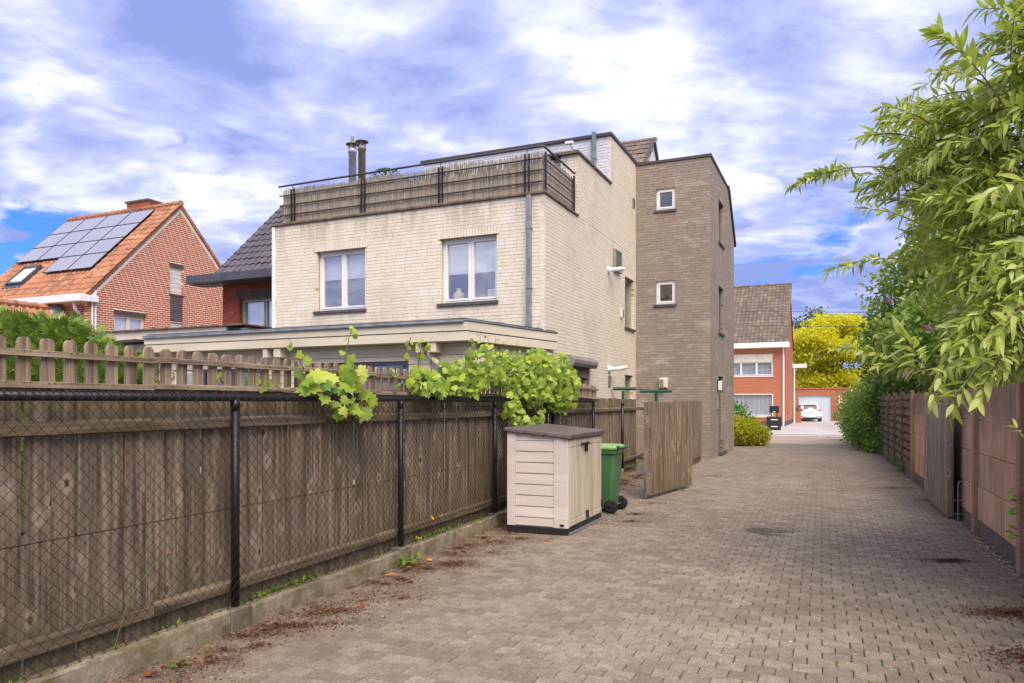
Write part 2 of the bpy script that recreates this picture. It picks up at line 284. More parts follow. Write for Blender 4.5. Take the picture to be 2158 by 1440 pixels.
# paving
def m_paver(name, far=False):
    m, nt, o, pos, rnd = newmat(name)
    a, b, c = c255(166, 152, 132), c255(134, 120, 102), c255(184, 170, 148)
    if far:
        rot = N(nt, 'ShaderNodeVectorRotate', {'Vector': pos, 'Angle': math.radians(22.78)}, rotation_type='Z_AXIS').outputs[0]
        br = N(nt, 'ShaderNodeTexBrick', {'Vector': rot, 'Color1': (*a, 1), 'Color2': (*b, 1), 'Mortar': (*c255(104, 90, 70), 1), 'Scale': 1.0, 'Mortar Size': .006, 'Brick Width': .17, 'Row Height': .138})
        col = br.outputs[0]
    else:
        col = mix(nt, rnd, a, b)
    z = N(nt, 'ShaderNodeSeparateXYZ', {0: pos}).outputs
    big = noise(nt, pos, .55, 6, .6)
    col = mix(nt, mrange(nt, big, .5, .7, 0, .5), col, c255(108, 94, 78))
    big2 = noise(nt, vadd(nt, pos, (20, 3, 0)), .8, 5, .6)
    col = mix(nt, mrange(nt, big2, .52, .7, 0, .45), col, c)
    # dirt gathered along the two edges of the lane
    dl = math_(nt, 'SUBTRACT', z[0], math_(nt, 'MULTIPLY', z[1], .395)); dr = math_(nt, 'SUBTRACT', math_(nt, 'MULTIPLY', z[1], .42), z[0])
    n6 = noise(nt, pos, 2.2, 7, .68)
    rd = noise(nt, vadd(nt, pos, (4, 9, 0)), 5.5, 8, .7); rl_ = mrange(nt, dl, -3.1, -3.8); rr_ = mrange(nt, dr, -1.3, -1.85)
    col = mix(nt, math_(nt, 'MULTIPLY', math_(nt, 'MULTIPLY', math_(nt, 'MAXIMUM', rl_, rr_), mrange(nt, rd, .5, .62)), .6), col, c255(112, 72, 48))
    el = mrange(nt, math_(nt, 'ADD', dl, math_(nt, 'MULTIPLY', n6, -1.7)), -3.6, -5.0); er = mrange(nt, math_(nt, 'ADD', dr, math_(nt, 'MULTIPLY', n6, -1.7)), -1.4, -2.9)
    col = mix(nt, math_(nt, 'MULTIPLY', math_(nt, 'MAXIMUM', el, er), .62), col, c255(98, 78, 58))
    sp_ = N(nt, 'ShaderNodeTexVoronoi', {'Vector': pos, 'Scale': 11.0}).outputs['Distance']
    patch = mrange(nt, noise(nt, pos, .7, 3), .42, .58)
    col = mix(nt, math_(nt, 'MULTIPLY', mrange(nt, sp_, .14, .07), math_(nt, 'MULTIPLY', patch, .75)), col, c255(226, 218, 200))
    f = noise(nt, pos, 75, 5, .8); f2 = noise(nt, pos, 38, 5, .75); f3 = noise(nt, pos, 9, 6, .7)
    col = mix(nt, mrange(nt, f3, .42, .62, .0, .38), col, c255(98, 86, 72)); col = mix(nt, mrange(nt, f3, .40, .28, .0, .3), col, c255(196, 182, 162))
    col = mix(nt, mrange(nt, f, .36, .66, .0, .7), col, c255(84, 74, 64))
    col = mix(nt, mrange(nt, f2, .58, .74, .0, .6), col, c255(212, 196, 176))
    # old oil stain
    d = N(nt, 'ShaderNodeVectorMath', {0: vscale(nt, vadd(nt, pos, (-3.2, -9.3, 0)), (1.0, .75, 0))}, operation='LENGTH').outputs['Value']
    st = mrange(nt, math_(nt, 'ADD', d, math_(nt, 'MULTIPLY', noise(nt, pos, 3.5, 5), .7)), .66, .50)
    col = mix(nt, math_(nt, 'MULTIPLY', st, .7), col, c255(58, 52, 44))
    finish(nt, o, col, .88, math_(nt, 'ADD', f, f2), .5, .004); return m
PAVER = m_paver('concrete_paver'); PAVERF = m_paver('far_paving', True)
m, nt, o, pos, rnd = newmat('joint_sand')
jn = noise(nt, pos, 1.3, 7, .65); jm = noise(nt, pos, 14, 4, .6)
jc = mix(nt, mrange(nt, jn, .42, .6), c255(72, 58, 42), c255(100, 80, 54))
jc = mix(nt, math_(nt, 'MULTIPLY', mrange(nt, jn, .5, .62), mrange(nt, jm, .5, .62)), jc, c255(118, 128, 40))
finish(nt, o, jc, .95, jm, .5, .01); JOINT = m
m, nt, o, pos, rnd = newmat('solar_cell')
finish(nt, o, mix(nt, noise(nt, pos, .8, 3), c255(140, 140, 148), c255(156, 156, 162)), .30, None, Coat_Weight=.8, Coat_Roughness=.12); SOLAR = m  # pale grey base: part of the sky's reflection is put into the colour
# ---------------------------------------------------------------- mesh helpers
class MB:
    def __init__(s): s.v = []; s.f = []; s.r = []
    def add(s, vs, fs, r=0.0):
        n = len(s.v); s.v += [tuple(p) for p in vs]; s.f += [tuple(i+n for i in f) for f in fs]; s.r += [r]*len(fs); return s
    def hexa(s, p, r=0.0):   # p: 4 bottom (ccw) + 4 top
        return s.add(p, [(3, 2, 1, 0), (4, 5, 6, 7), (0, 1, 5, 4), (1, 2, 6, 5), (2, 3, 7, 6), (3, 0, 4, 7)], r)
    def box(s, x0, x1, y0, y1, z0, z1, r=0.0):
        return s.hexa([(x0, y0, z0), (x1, y0, z0), (x1, y1, z0), (x0, y1, z0), (x0, y0, z1), (x1, y0, z1), (x1, y1, z1), (x0, y1, z1)], r)
    def pbox(s, P, u0, u1, w0, w1, z0, z1, r=0.0):   # box in a wall frame P(u, outward, z)
        c = [P(u, w, z) for z in (z0, z1) for u, w in ((u0, w0), (u1, w0), (u1, w1), (u0, w1))]
        return s.hexa(c, r)
    def prism(s, P, pts, w0, w1, r=0.0):
        n = len(pts); vs = [P(a, w0, b) for a, b in pts]+[P(a, w1, b) for a, b in pts]
        return s.add(vs, [tuple(range(n)), tuple(range(2*n-1, n-1, -1))]+[(i, (i+1) % n+0, (i+1) % n+n, i+n) for i in range(n)], r)
    def tube(s, pts, rad, n=8, r=0.0, cap=True):
        pts = [Vector(p) for p in pts]; rs = rad if isinstance(rad, (list, tuple)) else [rad]*len(pts)
        vs = []; up = None
        for i, p in enumerate(pts):
            t = (pts[min(i+1, len(pts)-1)]-pts[max(i-1, 0)]).normalized()
            if up is None: up = t.orthogonal().normalized()
            else:
                up = up-t*up.dot(t); up = up.normalized() if up.length > 1e-5 else t.orthogonal().normalized()
            b = t.cross(up)
            for k in range(n):
                a = 2*math.pi*k/n; vs.append(p+(up*math.cos(a)+b*math.sin(a))*rs[i])
        fs = [(i*n+k, i*n+(k+1) % n, (i+1)*n+(k+1) % n, (i+1)*n+k) for i in range(len(pts)-1) for k in range(n)]
        if cap: fs += [tuple(range(n-1, -1, -1)), tuple(range((len(pts)-1)*n, len(pts)*n))]
        return s.add(vs, fs, r)
    def lathe(s, prof, n=16, c=(0, 0, 0), axis='z', r=0.0):
        vs = []
        for rr, h in prof:
            for k in range(n):
                a = 2*math.pi*k/n; x, y = rr*math.cos(a), rr*math.sin(a)
                q = (x, y, h) if axis == 'z' else ((h, x, y) if axis == 'x' else (y, h, x))
                vs.append((q[0]+c[0], q[1]+c[1], q[2]+c[2]))
        m = len(prof)
        fs = [(i*n+k, i*n+(k+1) % n, (i+1)*n+(k+1) % n, (i+1)*n+k) for i in range(m-1) for k in range(n)]
        fs += [tuple(range(n-1, -1, -1)), tuple(range((m-1)*n, m*n))]
        return s.add(vs, fs, r)
    def mesh(s, name='m', smooth=False):
        me = bpy.data.meshes.new(name); me.from_pydata(s.v, [], s.f)
        if any(s.r):
            a = me.attributes.new('rnd', 'FLOAT', 'FACE'); a.data.foreach_set('value', np.array(s.r, 'f'))
        if smooth: me.polygons.foreach_set('use_smooth', [True]*len(me.polygons))
        me.update(); return me
    def build(s, name, mat, parent=None, smooth=False, stuff=False, label=None, bevel=0, weld=False):
        me = s.mesh(name, smooth); me.materials.append(mat)
        o = bpy.data.objects.new(name, me); COL.objects.link(o); o.parent = parent
        if stuff: o['kind'] = 'stuff'
        if label: o['label'] = label
        if bevel:
            b = o.modifiers.new('b', 'BEVEL'); b.width = bevel; b.segments = 1; b.limit_method = 'ANGLE'
        return o
def tag(o, label=None, cat=None, group=None, kind=None):
    for k, v in (('label', label), ('category', cat), ('group', group), ('kind', kind)):
        if v: o[k] = v
    return o
def root(name, loc=(0, 0, 0), rz=0.0, label=None, cat=None, group=None):
    o = bpy.data.objects.new(name, None); o.empty_display_size = .1; COL.objects.link(o)
    o.location = loc; o.rotation_euler = (0, 0, rz); return tag(o, label, cat, group)
def tmpl(mb, smooth=False):
    me = bpy.data.meshes.new('t'); me.from_pydata(mb.v, [], mb.f); me.update(); 
    if smooth: me.polygons.foreach_set('use_smooth', [True]*len(me.polygons))
    return dict(v=np.array(mb.v, 'f'), loops=np.array([i for f in mb.f for i in f], 'i'), tot=np.array([len(f) for f in mb.f], 'i'), me=me, smooth=smooth)
UNIT = tmpl(MB().box(-.5, .5, -.5, .5, -.5, .5))
def bake(name, temps, items, mat, parent=None, stuff=True):
    """items: list of (template index, 4x4 array, rnd) joined in one mesh"""
    Vs, Ls, Ts, Rs, off = [], [], [], [], 0
    for ti, t in enumerate(temps):
        its = [i for i in items if i[0] == ti]
        if not its: continue
        M = np.array([i[1] for i in its], 'f'); rr = np.array([i[2] for i in its], 'f')
        V = np.einsum('mij,nj->mni', M[:, :3, :3], t['v'])+M[:, None, :3, 3]
        n = len(t['v']); m_ = len(its)
        L = (t['loops'][None, :]+(np.arange(m_)*n)[:, None]+off).ravel()
        Vs.append(V.reshape(-1, 3)); Ls.append(L); Ts.append(np.tile(t['tot'], m_)); Rs.append(np.repeat(rr, len(t['tot']))); off += m_*n
    V = np.concatenate(Vs); L = np.concatenate(Ls); T = np.concatenate(Ts); R = np.concatenate(Rs)
    me = bpy.data.meshes.new(name); me.vertices.add(len(V)); me.vertices.foreach_set('co', V.ravel())
    me.loops.add(len(L)); me.loops.foreach_set('vertex_index', L.astype('i'))
    me.polygons.add(len(T)); me.polygons.foreach_set('loop_start', np.concatenate(([0], np.cumsum(T)[:-1])).astype('i'))
    me.polygons.foreach_set('use_smooth', np.full(len(T), bool(temps[0]['smooth'])))
    a = me.attributes.new('rnd', 'FLOAT', 'FACE'); a.data.foreach_set('value', R)
    me.update(calc_edges=True); me.materials.append(mat)
    o = bpy.data.objects.new(name, me); COL.objects.link(o); o.parent = parent
    if stuff: o['kind'] = 'stuff'
    return o
def in_view(p):
    if p[1] < .5: return False
    u = p[0]/p[1]*1556+1079; v = 850-(p[2]-1.6)/p[1]*1556
    return -20 < u < 2178 and -20 < v < 1460
class Scat:
    def __init__(s, rt, name, mat, temps): s.rt = rt; s.name = name; s.mat = mat; s.temps = temps; s.it = []
    def add(s, M, rnd=None, ti=0): s.it.append((ti, M, random.random() if rnd is None else rnd))
    def finish(s, nparts=0, stuffname=None, visible=None):
        if not s.it: return
        s.rt and bpy.context.view_layer.update()
        W = np.array(s.rt.matrix_world) if s.rt else np.eye(4)
        key = []
        for i, it in enumerate(s.it):
            c = W @ np.array([it[1][0][3], it[1][1][3], it[1][2][3], 1]); ok = in_view(c) and (visible is None or visible(it[1]))
            key.append((0 if ok else 1, float(c[0]**2+c[1]**2+(c[2]-1.6)**2), i))
        key.sort(); sel = [k[2] for k in key[:nparts] if k[0] == 0]; ss = set(sel)
        mes = {}
        for i in sel:
            ti, M, r = s.it[i]
            if ti not in mes:
                me = s.temps[ti]['me'].copy(); me.name = s.name; me.materials.append(s.mat); mes[ti] = me
            o = bpy.data.objects.new(s.name, mes[ti]); COL.objects.link(o); o.parent = s.rt; o.matrix_local = Matrix([list(map(float, q)) for q in M])
        rest = [it for i, it in enumerate(s.it) if i not in ss]
        if rest: bake(stuffname or s.name+'s', s.temps, rest, s.mat, s.rt)
def TRS(c, sx=1, sy=1, sz=1):
    return np.array([[sx, 0, 0, c[0]], [0, sy, 0, c[1]], [0, 0, sz, c[2]], [0, 0, 0, 1.]])
def basis(c, x, y, z):
    M = np.eye(4); M[:3, 0] = x; M[:3, 1] = y; M[:3, 2] = z; M[:3, 3] = c; return M
# wall frames: front(b) faces -y, side(a) faces +x
def FRONT(b): return lambda u, w, z: (u, b-w, z)
def SIDE(a): return lambda u, w, z: (a+w, u, z)
def wall_cells(u0, u1, z0, z1, holes):
    us = sorted({u0, u1, *[min(max(h[0], u0), u1) for h in holes], *[min(max(h[1], u0), u1) for h in holes]})
    zs = sorted({z0, z1, *[min(max(h[2], z0), z1) for h in holes], *[min(max(h[3], z0), z1) for h in holes]})
    for a, b in zip(us, us[1:]):
        run = None
        for c, d in zip(zs, zs[1:]):
            hole = any(h[0]-1e-4 <= a and b <= h[1]+1e-4 and h[2]-1e-4 <= c and d <= h[3]+1e-4 for h in holes)
            if hole:
                if run: yield (a, b, *run); run = None
            else: run = (run[0], d) if run else (c, d)
        if run: yield (a, b, *run)
def backing(mb, P, u0, u1, z0, z1, holes, rec=.004, th=.25):
    H = [(a-.004, b+.004, c-.004, d+.004) for a, b, c, d in [h[:4] for h in holes]]
    for a, b, c, d in wall_cells(u0, u1, z0, z1, H): mb.pbox(P, a, b, -th, -rec, c, d)
def bricks(sc, side, pl, u0, u1, z0, z1, L=.25, Hc=.074, j=.008, holes=(), lim=None, dep=.09, jit=.0015, wild=False, lintels=()):
    """running-bond bricks; side: 'f' plane y=pl facing -y, 's' plane x=pl facing +x"""
    z = z0; row = 0
    while z < z1-.02:
        h = min(Hc, z1-z)-j; zc = z+h/2+j/2; a, b = u0, u1
        if lim:
            a, b = lim(zc)
            if b-a < .05: z += Hc; row += 1; continue
        gaps = [(h_[0], h_[1]) for h_ in list(holes)+list(lintels) if h_[2] < zc < h_[3]]
        u = a-(random.random()*L if wild else (L/2 if row % 2 else 0))
        while u < b:
            s0, s1 = max(u, a), min(u+L-j, b); segs = [(s0, s1)]
            for g0, g1 in gaps:
                ns = []
                for p, q in segs:
                    if q <= g0 or p >= g1: ns.append((p, q)); continue
                    if p < g0: ns.append((p, g0))
                    if q > g1: ns.append((g1, q))
                segs = ns
            for p, q in segs:
                if q-p < .02: continue
                w_ = random.uniform(-jit, jit); c = (p+q)/2; zz = zc+random.uniform(-.0015, .0015)
                if side == 'f': sc.add(TRS((c, pl+dep/2-w_, zz), q-p, dep, h))
                else: sc.add(TRS((pl-dep/2+w_, c, zz), dep, q-p, h))
            u += L
        z += Hc; row += 1
def soldier(sc, side, pl, u0, u1, z0, z1, wd=.07, j=.008, dep=.09, jit=.003):
    n = max(1, round((u1-u0)/wd)); wd = (u1-u0)/n
    for i in range(n):
        c = u0+(i+.5)*wd; w_ = random.uniform(-jit, jit)
        if side == 'f': sc.add(TRS((c, pl+dep/2-w_, (z0+z1)/2), wd-j, dep, z1-z0-j))
        else: sc.add(TRS((pl-dep/2+w_, c, (z0+z1)/2), dep, wd-j, z1-z0-j))
def window(rt, P, u0, u1, z0, z1, rec=.14, n=2, frame=WHITE, glass=GLASS, fw=.055, inner='blind', sill=True, sillo=.05, sillm=None, blindz=None, name='window', room=None, net=False):
    mb = MB(); g = .003; a, b, c, d = u0-.02, u1+.02, z0-.02, z1+.02
    w0, w1 = -rec-.07, -rec
    mb.pbox(P, a, b, w0, w1, c, z0+fw); mb.pbox(P, a, b, w0, w1, z1-fw, d); mb.pbox(P, a, u0+fw, w0, w1-g, z0+fw, z1-fw); mb.pbox(P, u1-fw, b, w0, w1-g, z0+fw, z1-fw)
    wo = mb.build(name, frame, rt, bevel=.006)
    ww = (u1-u0-2*fw)/n
    for i in range(n):
        p, q = u0+fw+i*ww, u0+fw+(i+1)*ww
        if n > 1 and i: MB().pbox(P, p-.018, p+.018, w0, w1-.002, z0+fw, z1-fw).build('mullion', frame, wo, bevel=.004)
        s = MB(); t = .045; e0, e1 = w0+.005, w1+.012; p2, q2 = p+.018 if i else p, q-.018 if i < n-1 else q
        s.pbox(P, p2, q2, e0, e1, z0+fw, z0+fw+t); s.pbox(P, p2, q2, e0, e1, z1-fw-t, z1-fw)
        s.pbox(P, p2, p2+t, e0, e1-.002, z0+fw+t, z1-fw-t); s.pbox(P, q2-t, q2, e0, e1-.002, z0+fw+t, z1-fw-t); s.build('sash', frame, wo, bevel=.004)
        MB().add([P(p2+t-.004, -rec-.042, z0+fw+t-.004), P(q2-t+.004, -rec-.042, z0+fw+t-.004), P(q2-t+.004, -rec-.042, z1-fw-t+.004), P(p2+t-.004, -rec-.042, z1-fw-t+.004)], [(0, 1, 2, 3)]).build('pane', glass, wo)
    zb = blindz if blindz is not None else z0
    if inner == 'blind': MB().pbox(P, u0+.03, u1-.03, -rec-.13, -rec-.125, max(zb, z0), z1).build('blind', BLIND, wo)
    if inner == 'curtain':
        k = 40; pts = [(u0+(u1-u0)*i/k) for i in range(k+1)]; vs = []
        for i, u in enumerate(pts):
            w_ = -rec-.15+.018*math.sin(i*1.9)+.008*math.sin(i*4.7); vs += [P(u, w_, z0), P(u, w_, z1)]
        MB().add(vs, [(2*i, 2*i+2, 2*i+3, 2*i+1) for i in range(k)]).build('curtain', CURT, wo)
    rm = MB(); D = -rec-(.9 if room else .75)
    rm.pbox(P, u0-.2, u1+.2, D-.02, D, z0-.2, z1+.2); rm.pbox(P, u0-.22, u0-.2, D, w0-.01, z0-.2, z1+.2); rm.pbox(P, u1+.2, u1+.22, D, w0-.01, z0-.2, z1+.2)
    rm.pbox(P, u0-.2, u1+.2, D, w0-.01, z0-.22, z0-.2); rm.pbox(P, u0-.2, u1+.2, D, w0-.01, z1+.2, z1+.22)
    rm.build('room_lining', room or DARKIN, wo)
    if sill: MB().pbox(P, u0-.07, u1+.04, -rec+.01, sillo, z0-.075, z0-.004).build('sill', sillm or STONE, wo, bevel=.006)
    return wo
# frames of the place
HA = math.radians(-24.0846); LA = math.radians(-21.554); RA = math.radians(-22.7824)
HO = (.666, 15.23, 0); LO = (-3.987, 0, 0); RO = (1.906, 0, 0)
def fr(o, a):
    ca, sa = math.cos(a), math.sin(a); return lambda x, y, z=0: (o[0]+x*ca-y*sa, o[1]+x*sa+y*ca, z)
HW, LW, RW = fr(HO, HA), fr(LO, LA), fr(RO, RA)
# ================================================================ SETTING
g = MB(); g.add([(-400, -60, -.05), (400, -60, -.05), (400, 700, -.05), (-400, 700, -.05)], [(0, 1, 2, 3)])
tag(g.build('ground', SOIL), kind='structure')
lane = MB(); p = [LW(-.6, -2), RW(.15, -2), RW(.15, 34), LW(-.6, 34)]
lane.add([(a, b, -.012) for a, b, _ in p], [(0, 1, 2, 3)]); lane_o = lane.build('lane', JOINT); tag(lane_o, kind='structure')
# pavers, running bond across the lane (lane-local frame RW)
pl_, pw_ = .17, .138
def paver_t(k):
    a, b = (pl_-.0035)/2, (pw_-.0065)/2; c = .004; jx = .004*(1 if k else -1)
    m_ = MB(); n = [(-a, -b), (a, -b), (a+jx*.3, 0), (a, b), (-a, b), (-a+jx*.3, 0)]
    i_ = [(x*(1-c/a), y*(1-c/b)) for x, y in n]
    vs = [(x, y, -.05) for x, y in n]+[(x, y, -.006) for x, y in n]+[(x, y, 0) for x, y in i_]
    return m_.add(vs, [(i, (i+1) % 6, (i+1) % 6+6, i+6) for i in range(6)]+[(i+6, (i+1) % 6+6, (i+1) % 6+12, i+12) for i in range(6)]+[tuple(range(12, 18))])
PT = [tmpl(paver_t(0)), tmpl(paver_t(1))]
sc = Scat(lane_o, 'paver', PAVER, PT)
ca, sa = math.cos(RA), math.sin(RA)
y = .9; row = 0
while y < 23.5:
    y += pw_; row += 1
    # left limit: fence kerb, right limit: wall
    wl = (-3.987-1.906)*ca - (.028)*y
    x = -7.2+(pl_/2 if row % 2 else 0)+random.uniform(-.004, .004)
    dx0 = -5.46-.028*y*1.0
    while x < 0.02:
        x += pl_
        wx, wy, _ = RW(x, y)
        if wx < -3.987+.395*wy+.02 or x > 0.02: continue
        if not in_view((wx, wy, 0)): continue
        t = random.uniform(-.006, .006); zz = random.gauss(0, .0008)+.004*math.sin(wx*1.7+wy*.6)
        M = np.array([[ca, -sa, 0, wx+random.uniform(-.0012, .0012)], [sa, ca, 0, wy], [random.gauss(0, .004), random.gauss(0, .004), 1, zz], [0, 0, 0, 1.]])
        M[:3, :2] *= random.uniform(.985, 1.0)
        sc.add(M, ti=row % 2)
sc.finish(300, 'paver_field')
LEND = 33.5
b = MB(); q = [LW(-.6, 23.2), RW(0.02, 23.5), RW(3.0, LEND), LW(-2.0, LEND)]
q = [LW(-.6, 23.45), RW(.05, 23.5), RW(.05, LEND), LW(1.2, LEND)]
b.add([(a, c, -.008) for a, c, _ in q], [(0, 1, 2, 3)]); tag(b.build('far_lane_paving', PAVERF), kind='structure')
# street across the end of the lane, driveway beyond
def quadp(name, pts, z, mat):
    m_ = MB(); m_.add([(*HW(a, b)[:2], z) for a, b in pts], [(0, 1, 2, 3)]); return tag(m_.build(name, mat), kind='structure')
quadp('street', [(-60, 17.0), (60, 17.0), (60, 23.0), (-60, 23.0)], -.004, ROAD)
quadp('pavement', [(-60, 23.0), (60, 23.0), (60, 24.2), (-60, 24.2)], .06, CONC)
kb = MB()
c_, s_ = math.cos(HA), math.sin(HA)
for i in range(90):
    a0 = -22+i*.5
    P8 = [(*HW(a0+dx, dy)[:2], z) for z in (-.05, .075) for dx, dy in ((0, 22.9), (.49, 22.9), (.49, 23.02), (0, 23.02))]
    kb.hexa(P8, random.random())
tag(kb.build('kerb', CONC), kind='structure')
quadp('front_garden_gravel', [(-14, 24.2), (1.9, 24.2), (1.9, 38.2), (-14, 38.2)], .07, GRAVELM)
quadp('driveway', [(1.9, 24.2), (7.2, 24.2), (7.2, 56), (1.9, 56)], .075, CONC)
quadp('verge_soil', [(7.2, 24.2), (40, 24.2), (40, 90), (7.2, 90)], .05, SOIL)
dj = MB()
for i in range(40):
    b0 = 24.4+i*.8
    P8 = [(*HW(x, yy)[:2], z) for z in (.05, .079) for x, yy in ((1.95, b0), (7.15, b0), (7.15, b0+.012), (1.95, b0+.012))]
    dj.hexa(P8)
dj.build('driveway_joints', STONE)['kind'] = 'structure'
# ================================================================ CREAM HOUSE WITH GREY TOWER
H1 = root('house', HO, HA, 'tall cream brick house with grey-brown brick tower and roof terrace beside the lane', 'house')
F0, S0 = FRONT(0), SIDE(0)
hf = [(-5.84, -4.44, 3.79, 5.2), (-2.455, -1.083, 3.79, 5.2)]
hs = [(6.2, 7.19, 3.77, 5.2), (1.35, 2.75, 1.2, 2.5), (6.2, 7.05, .02, 2.4)]
mb = MB()
backing(mb, F0, -7.09, -.01, 0, 5.93, hf)
backing(mb, S0, .24, 7.4, 0, 5.93, hs); 
mb.pbox(S0, 2.17, 7.4, -.25, -.01, 5.93, 7.40); mb.pbox(S0, 4.82, 7.4, -.25, -.01, 7.40, 8.72)
mb.pbox(F0, -7.09, -6.85, -7.4, -.26, 0, 5.93)
mb.build('wall', MORT_C, H1)
MB().box(-5.75, -.26, 4.83, 5.05, 5.8, 8.70).build('wall', MORT_WH, H1)
MB().box(-7.05, -.26, .26, 4.8, 5.7, 5.85).build('roof_deck', ROOFING, H1)
MB().box(-5.75, -.26, 5.06, 7.4, 8.5, 8.62).build('roof_deck', ROOFING, H1)
MB().box(-.44, -.255, 2.17, 4.81, 5.86, 7.40).build('parapet_wall', MORT_C, H1)
sc = Scat(H1, 'brick', CREAM, [UNIT])
bricks(sc, 'f', 0, -7.09, 0, 2.87, 5.93, holes=hf, wild=True, L=.27, lintels=[(-5.9, -4.38, 5.2, 5.39), (-2.52, -1.02, 5.2, 5.39)])
for a, b in ((-5.9, -4.38), (-2.52, -1.02)): soldier(sc, 'f', 0, a, b, 5.203, 5.39)
# end wall of the terrace parapet
bricks(sc, 'f', 2.161, -.44, -.0, 5.95, 7.41, wild=True)
sc.finish(180, 'brick_field')
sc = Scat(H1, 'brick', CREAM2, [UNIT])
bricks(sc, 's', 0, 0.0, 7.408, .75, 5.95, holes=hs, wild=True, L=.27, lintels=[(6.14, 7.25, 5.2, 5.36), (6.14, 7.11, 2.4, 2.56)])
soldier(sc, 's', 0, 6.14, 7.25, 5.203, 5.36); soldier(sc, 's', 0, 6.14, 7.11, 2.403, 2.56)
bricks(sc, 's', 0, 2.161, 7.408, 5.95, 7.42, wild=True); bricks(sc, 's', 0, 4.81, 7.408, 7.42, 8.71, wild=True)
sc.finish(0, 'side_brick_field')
sc = Scat(H1, 'brick', WHITEB, [UNIT]); bricks(sc, 'f', 4.81, -5.75, -.005, 5.9, 8.71, wild=True, L=.27, jit=.002); sc.finish(0, 'white_brick_field')
# copings
mb = MB(); mb.box(-7.2, .04, -.05, .3, 5.93, 5.99); mb.box(-.3, .042, .3, 2.10, 5.932, 5.985); mb.box(-.46, .045, 2.1, 4.80, 7.41, 7.47); mb.box(-.47, .02, 2.08, 2.1, 7.41, 7.46)
mb.build('coping', COPING, H1, bevel=.01)
mb = MB(); mb.box(-5.85, .04, 4.75, 4.9, 8.71, 8.80); mb.box(-.12, .042, 4.9, 7.36, 8.712, 8.798); mb.box(-5.85, -5.70, 4.9, 7.3, 8.712, 8.798); mb.build('coping', DKMETAL, H1, bevel=.008)
MB().box(-7.18, -7.095, -.03, .1, 3.1, 5.92).build('corner_trim', WHITE, H1, bevel=.005)
window(H1, F0, *hf[0], inner='blind', blindz=4.55, room=ROOMIN)
window(H1, F0, *hf[1], inner='blind', blindz=4.45, room=ROOMIN)
window(H1, S0, *hs[0], n=1, frame=GREYF, inner='curtain')
window(H1, S0, *hs[1], n=2, frame=GREYP, inner='none', glass=GLASSD, fw=.05)
# glazed side door
dr = MB(); dr.pbox(S0, 6.22, 6.29, -.2, -.12, .05, 2.38); dr.pbox(S0, 6.96, 7.03, -.2, -.12, .05, 2.38); dr.pbox(S0, 6.29, 6.96, -.2, -.121, 2.29, 2.38); dr.pbox(S0, 6.29, 6.96, -.2, -.121, .05, .3)
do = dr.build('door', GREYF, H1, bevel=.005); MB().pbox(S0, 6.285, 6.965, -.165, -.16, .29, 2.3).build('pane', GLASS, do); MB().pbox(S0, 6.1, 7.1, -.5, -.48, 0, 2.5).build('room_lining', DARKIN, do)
# dark opening at the top terrace
wo = MB().box(-1.75, -.9, 4.72, 4.805, 6.1, 8.25).build('terrace_door', GREYP, H1, bevel=.01)
MB().box(-1.68, -.97, 4.712, 4.718, 6.2, 8.15).build('pane', GLASSD, wo)
MB().box(-1.85, -.8, 4.5, 4.8, 8.28, 8.36).build('door_canopy', DKMETAL, H1, bevel=.01)
# downpipes
def downpipe(rt, x, y, z0, z1, mat=ZINC, w=.1, name='downpipe', axis='f', brk=(0.3, .75)):
    m_ = MB(); m_.box(x-w/2, x+w/2, y-w, y-.01, z0, z1); o = m_.build(name, mat, rt, bevel=.015)
    for t in brk:
        z = z0+(z1-z0)*t; MB().box(x-w/2-.012, x+w/2+.012, y-w-.008, y-.002, z-.02, z+.02).build('bracket', mat, o)
    return o
downpipe(H1, -.32, 0, 3.17, 5.92); downpipe(H1, -.45, 4.81, 6.0, 8.86, w=.11)
# ridge roof behind with white boarded gable
mb = MB(); K = 1.0
mb.add([(-6, 7.4, 7.95), (-.08, 7.4, 7.95), (-.08, 9.85, 10.2), (-6, 9.85, 10.2), (-.08, 12.6, 7.3), (-6, 12.6, 7.3)], [(0, 1, 2, 3), (3, 2, 4, 5)]); mb.build('roof_deck', DKMETAL, H1)
def slab_tile(Lx, Ly, t=.02):
    m_ = MB(); m_.hexa([(0, 0, 0.012), (Lx-.006, 0, 0.012), (Lx-.006, Ly, -.004), (0, Ly, -.004), (0, 0, .012+t), (Lx-.006, 0, .012+t), (Lx-.006, Ly, .004), (0, Ly, .004)]); return tmpl(m_)
def roof_tiles(sc, x0, x1, y0, z0, dirv, slope_len, Lx, Ly, stag=True, skip=None):
    """rows of tiles climbing along dirv=(dy,dz) from (y0,z0)"""
    n = Vector((0, -dirv[1], dirv[0])); r = 0; s = 0
    while s < slope_len-.05:
        x = x0-(Lx/2 if (stag and r % 2) else 0)
        while x < x1:
            if x+Lx > x0+.02 and x < x1-.03:
                if not (skip and skip(x+Lx/2, s+Ly/2)):
                    a = random.gauss(0, .004); nn = n
                    c = (x, y0+dirv[0]*s-n.y*0+nn.y*0.0, z0+dirv[1]*s)
                    yv = (0, dirv[0], dirv[1])
                    sc.add(basis((c[0], c[1]+nn.y*(.01+a), c[2]+nn.z*(.01+a)), (1, 0, random.gauss(0, .006)), yv, tuple(nn)))
            x += Lx
        s += Ly*.93; r += 1
sc = Scat(H1, 'roof_tile', TILE_G, [slab_tile(.33, .36)])
d_ = (.7372, .6757)
roof_tiles(sc, -6, -.05, 7.4, 8.0, d_, 3.25, .33, .36)
sc.finish(0, 'roof_tile_field')
mb = MB(); 
for i in range(18): mb.tube([(-6+i*.335, 9.86, 10.24), (-6+i*.335+.345, 9.86, 10.25)], .09, 8, random.random())
mb.build('ridge_tiles', TILE_G, H1)
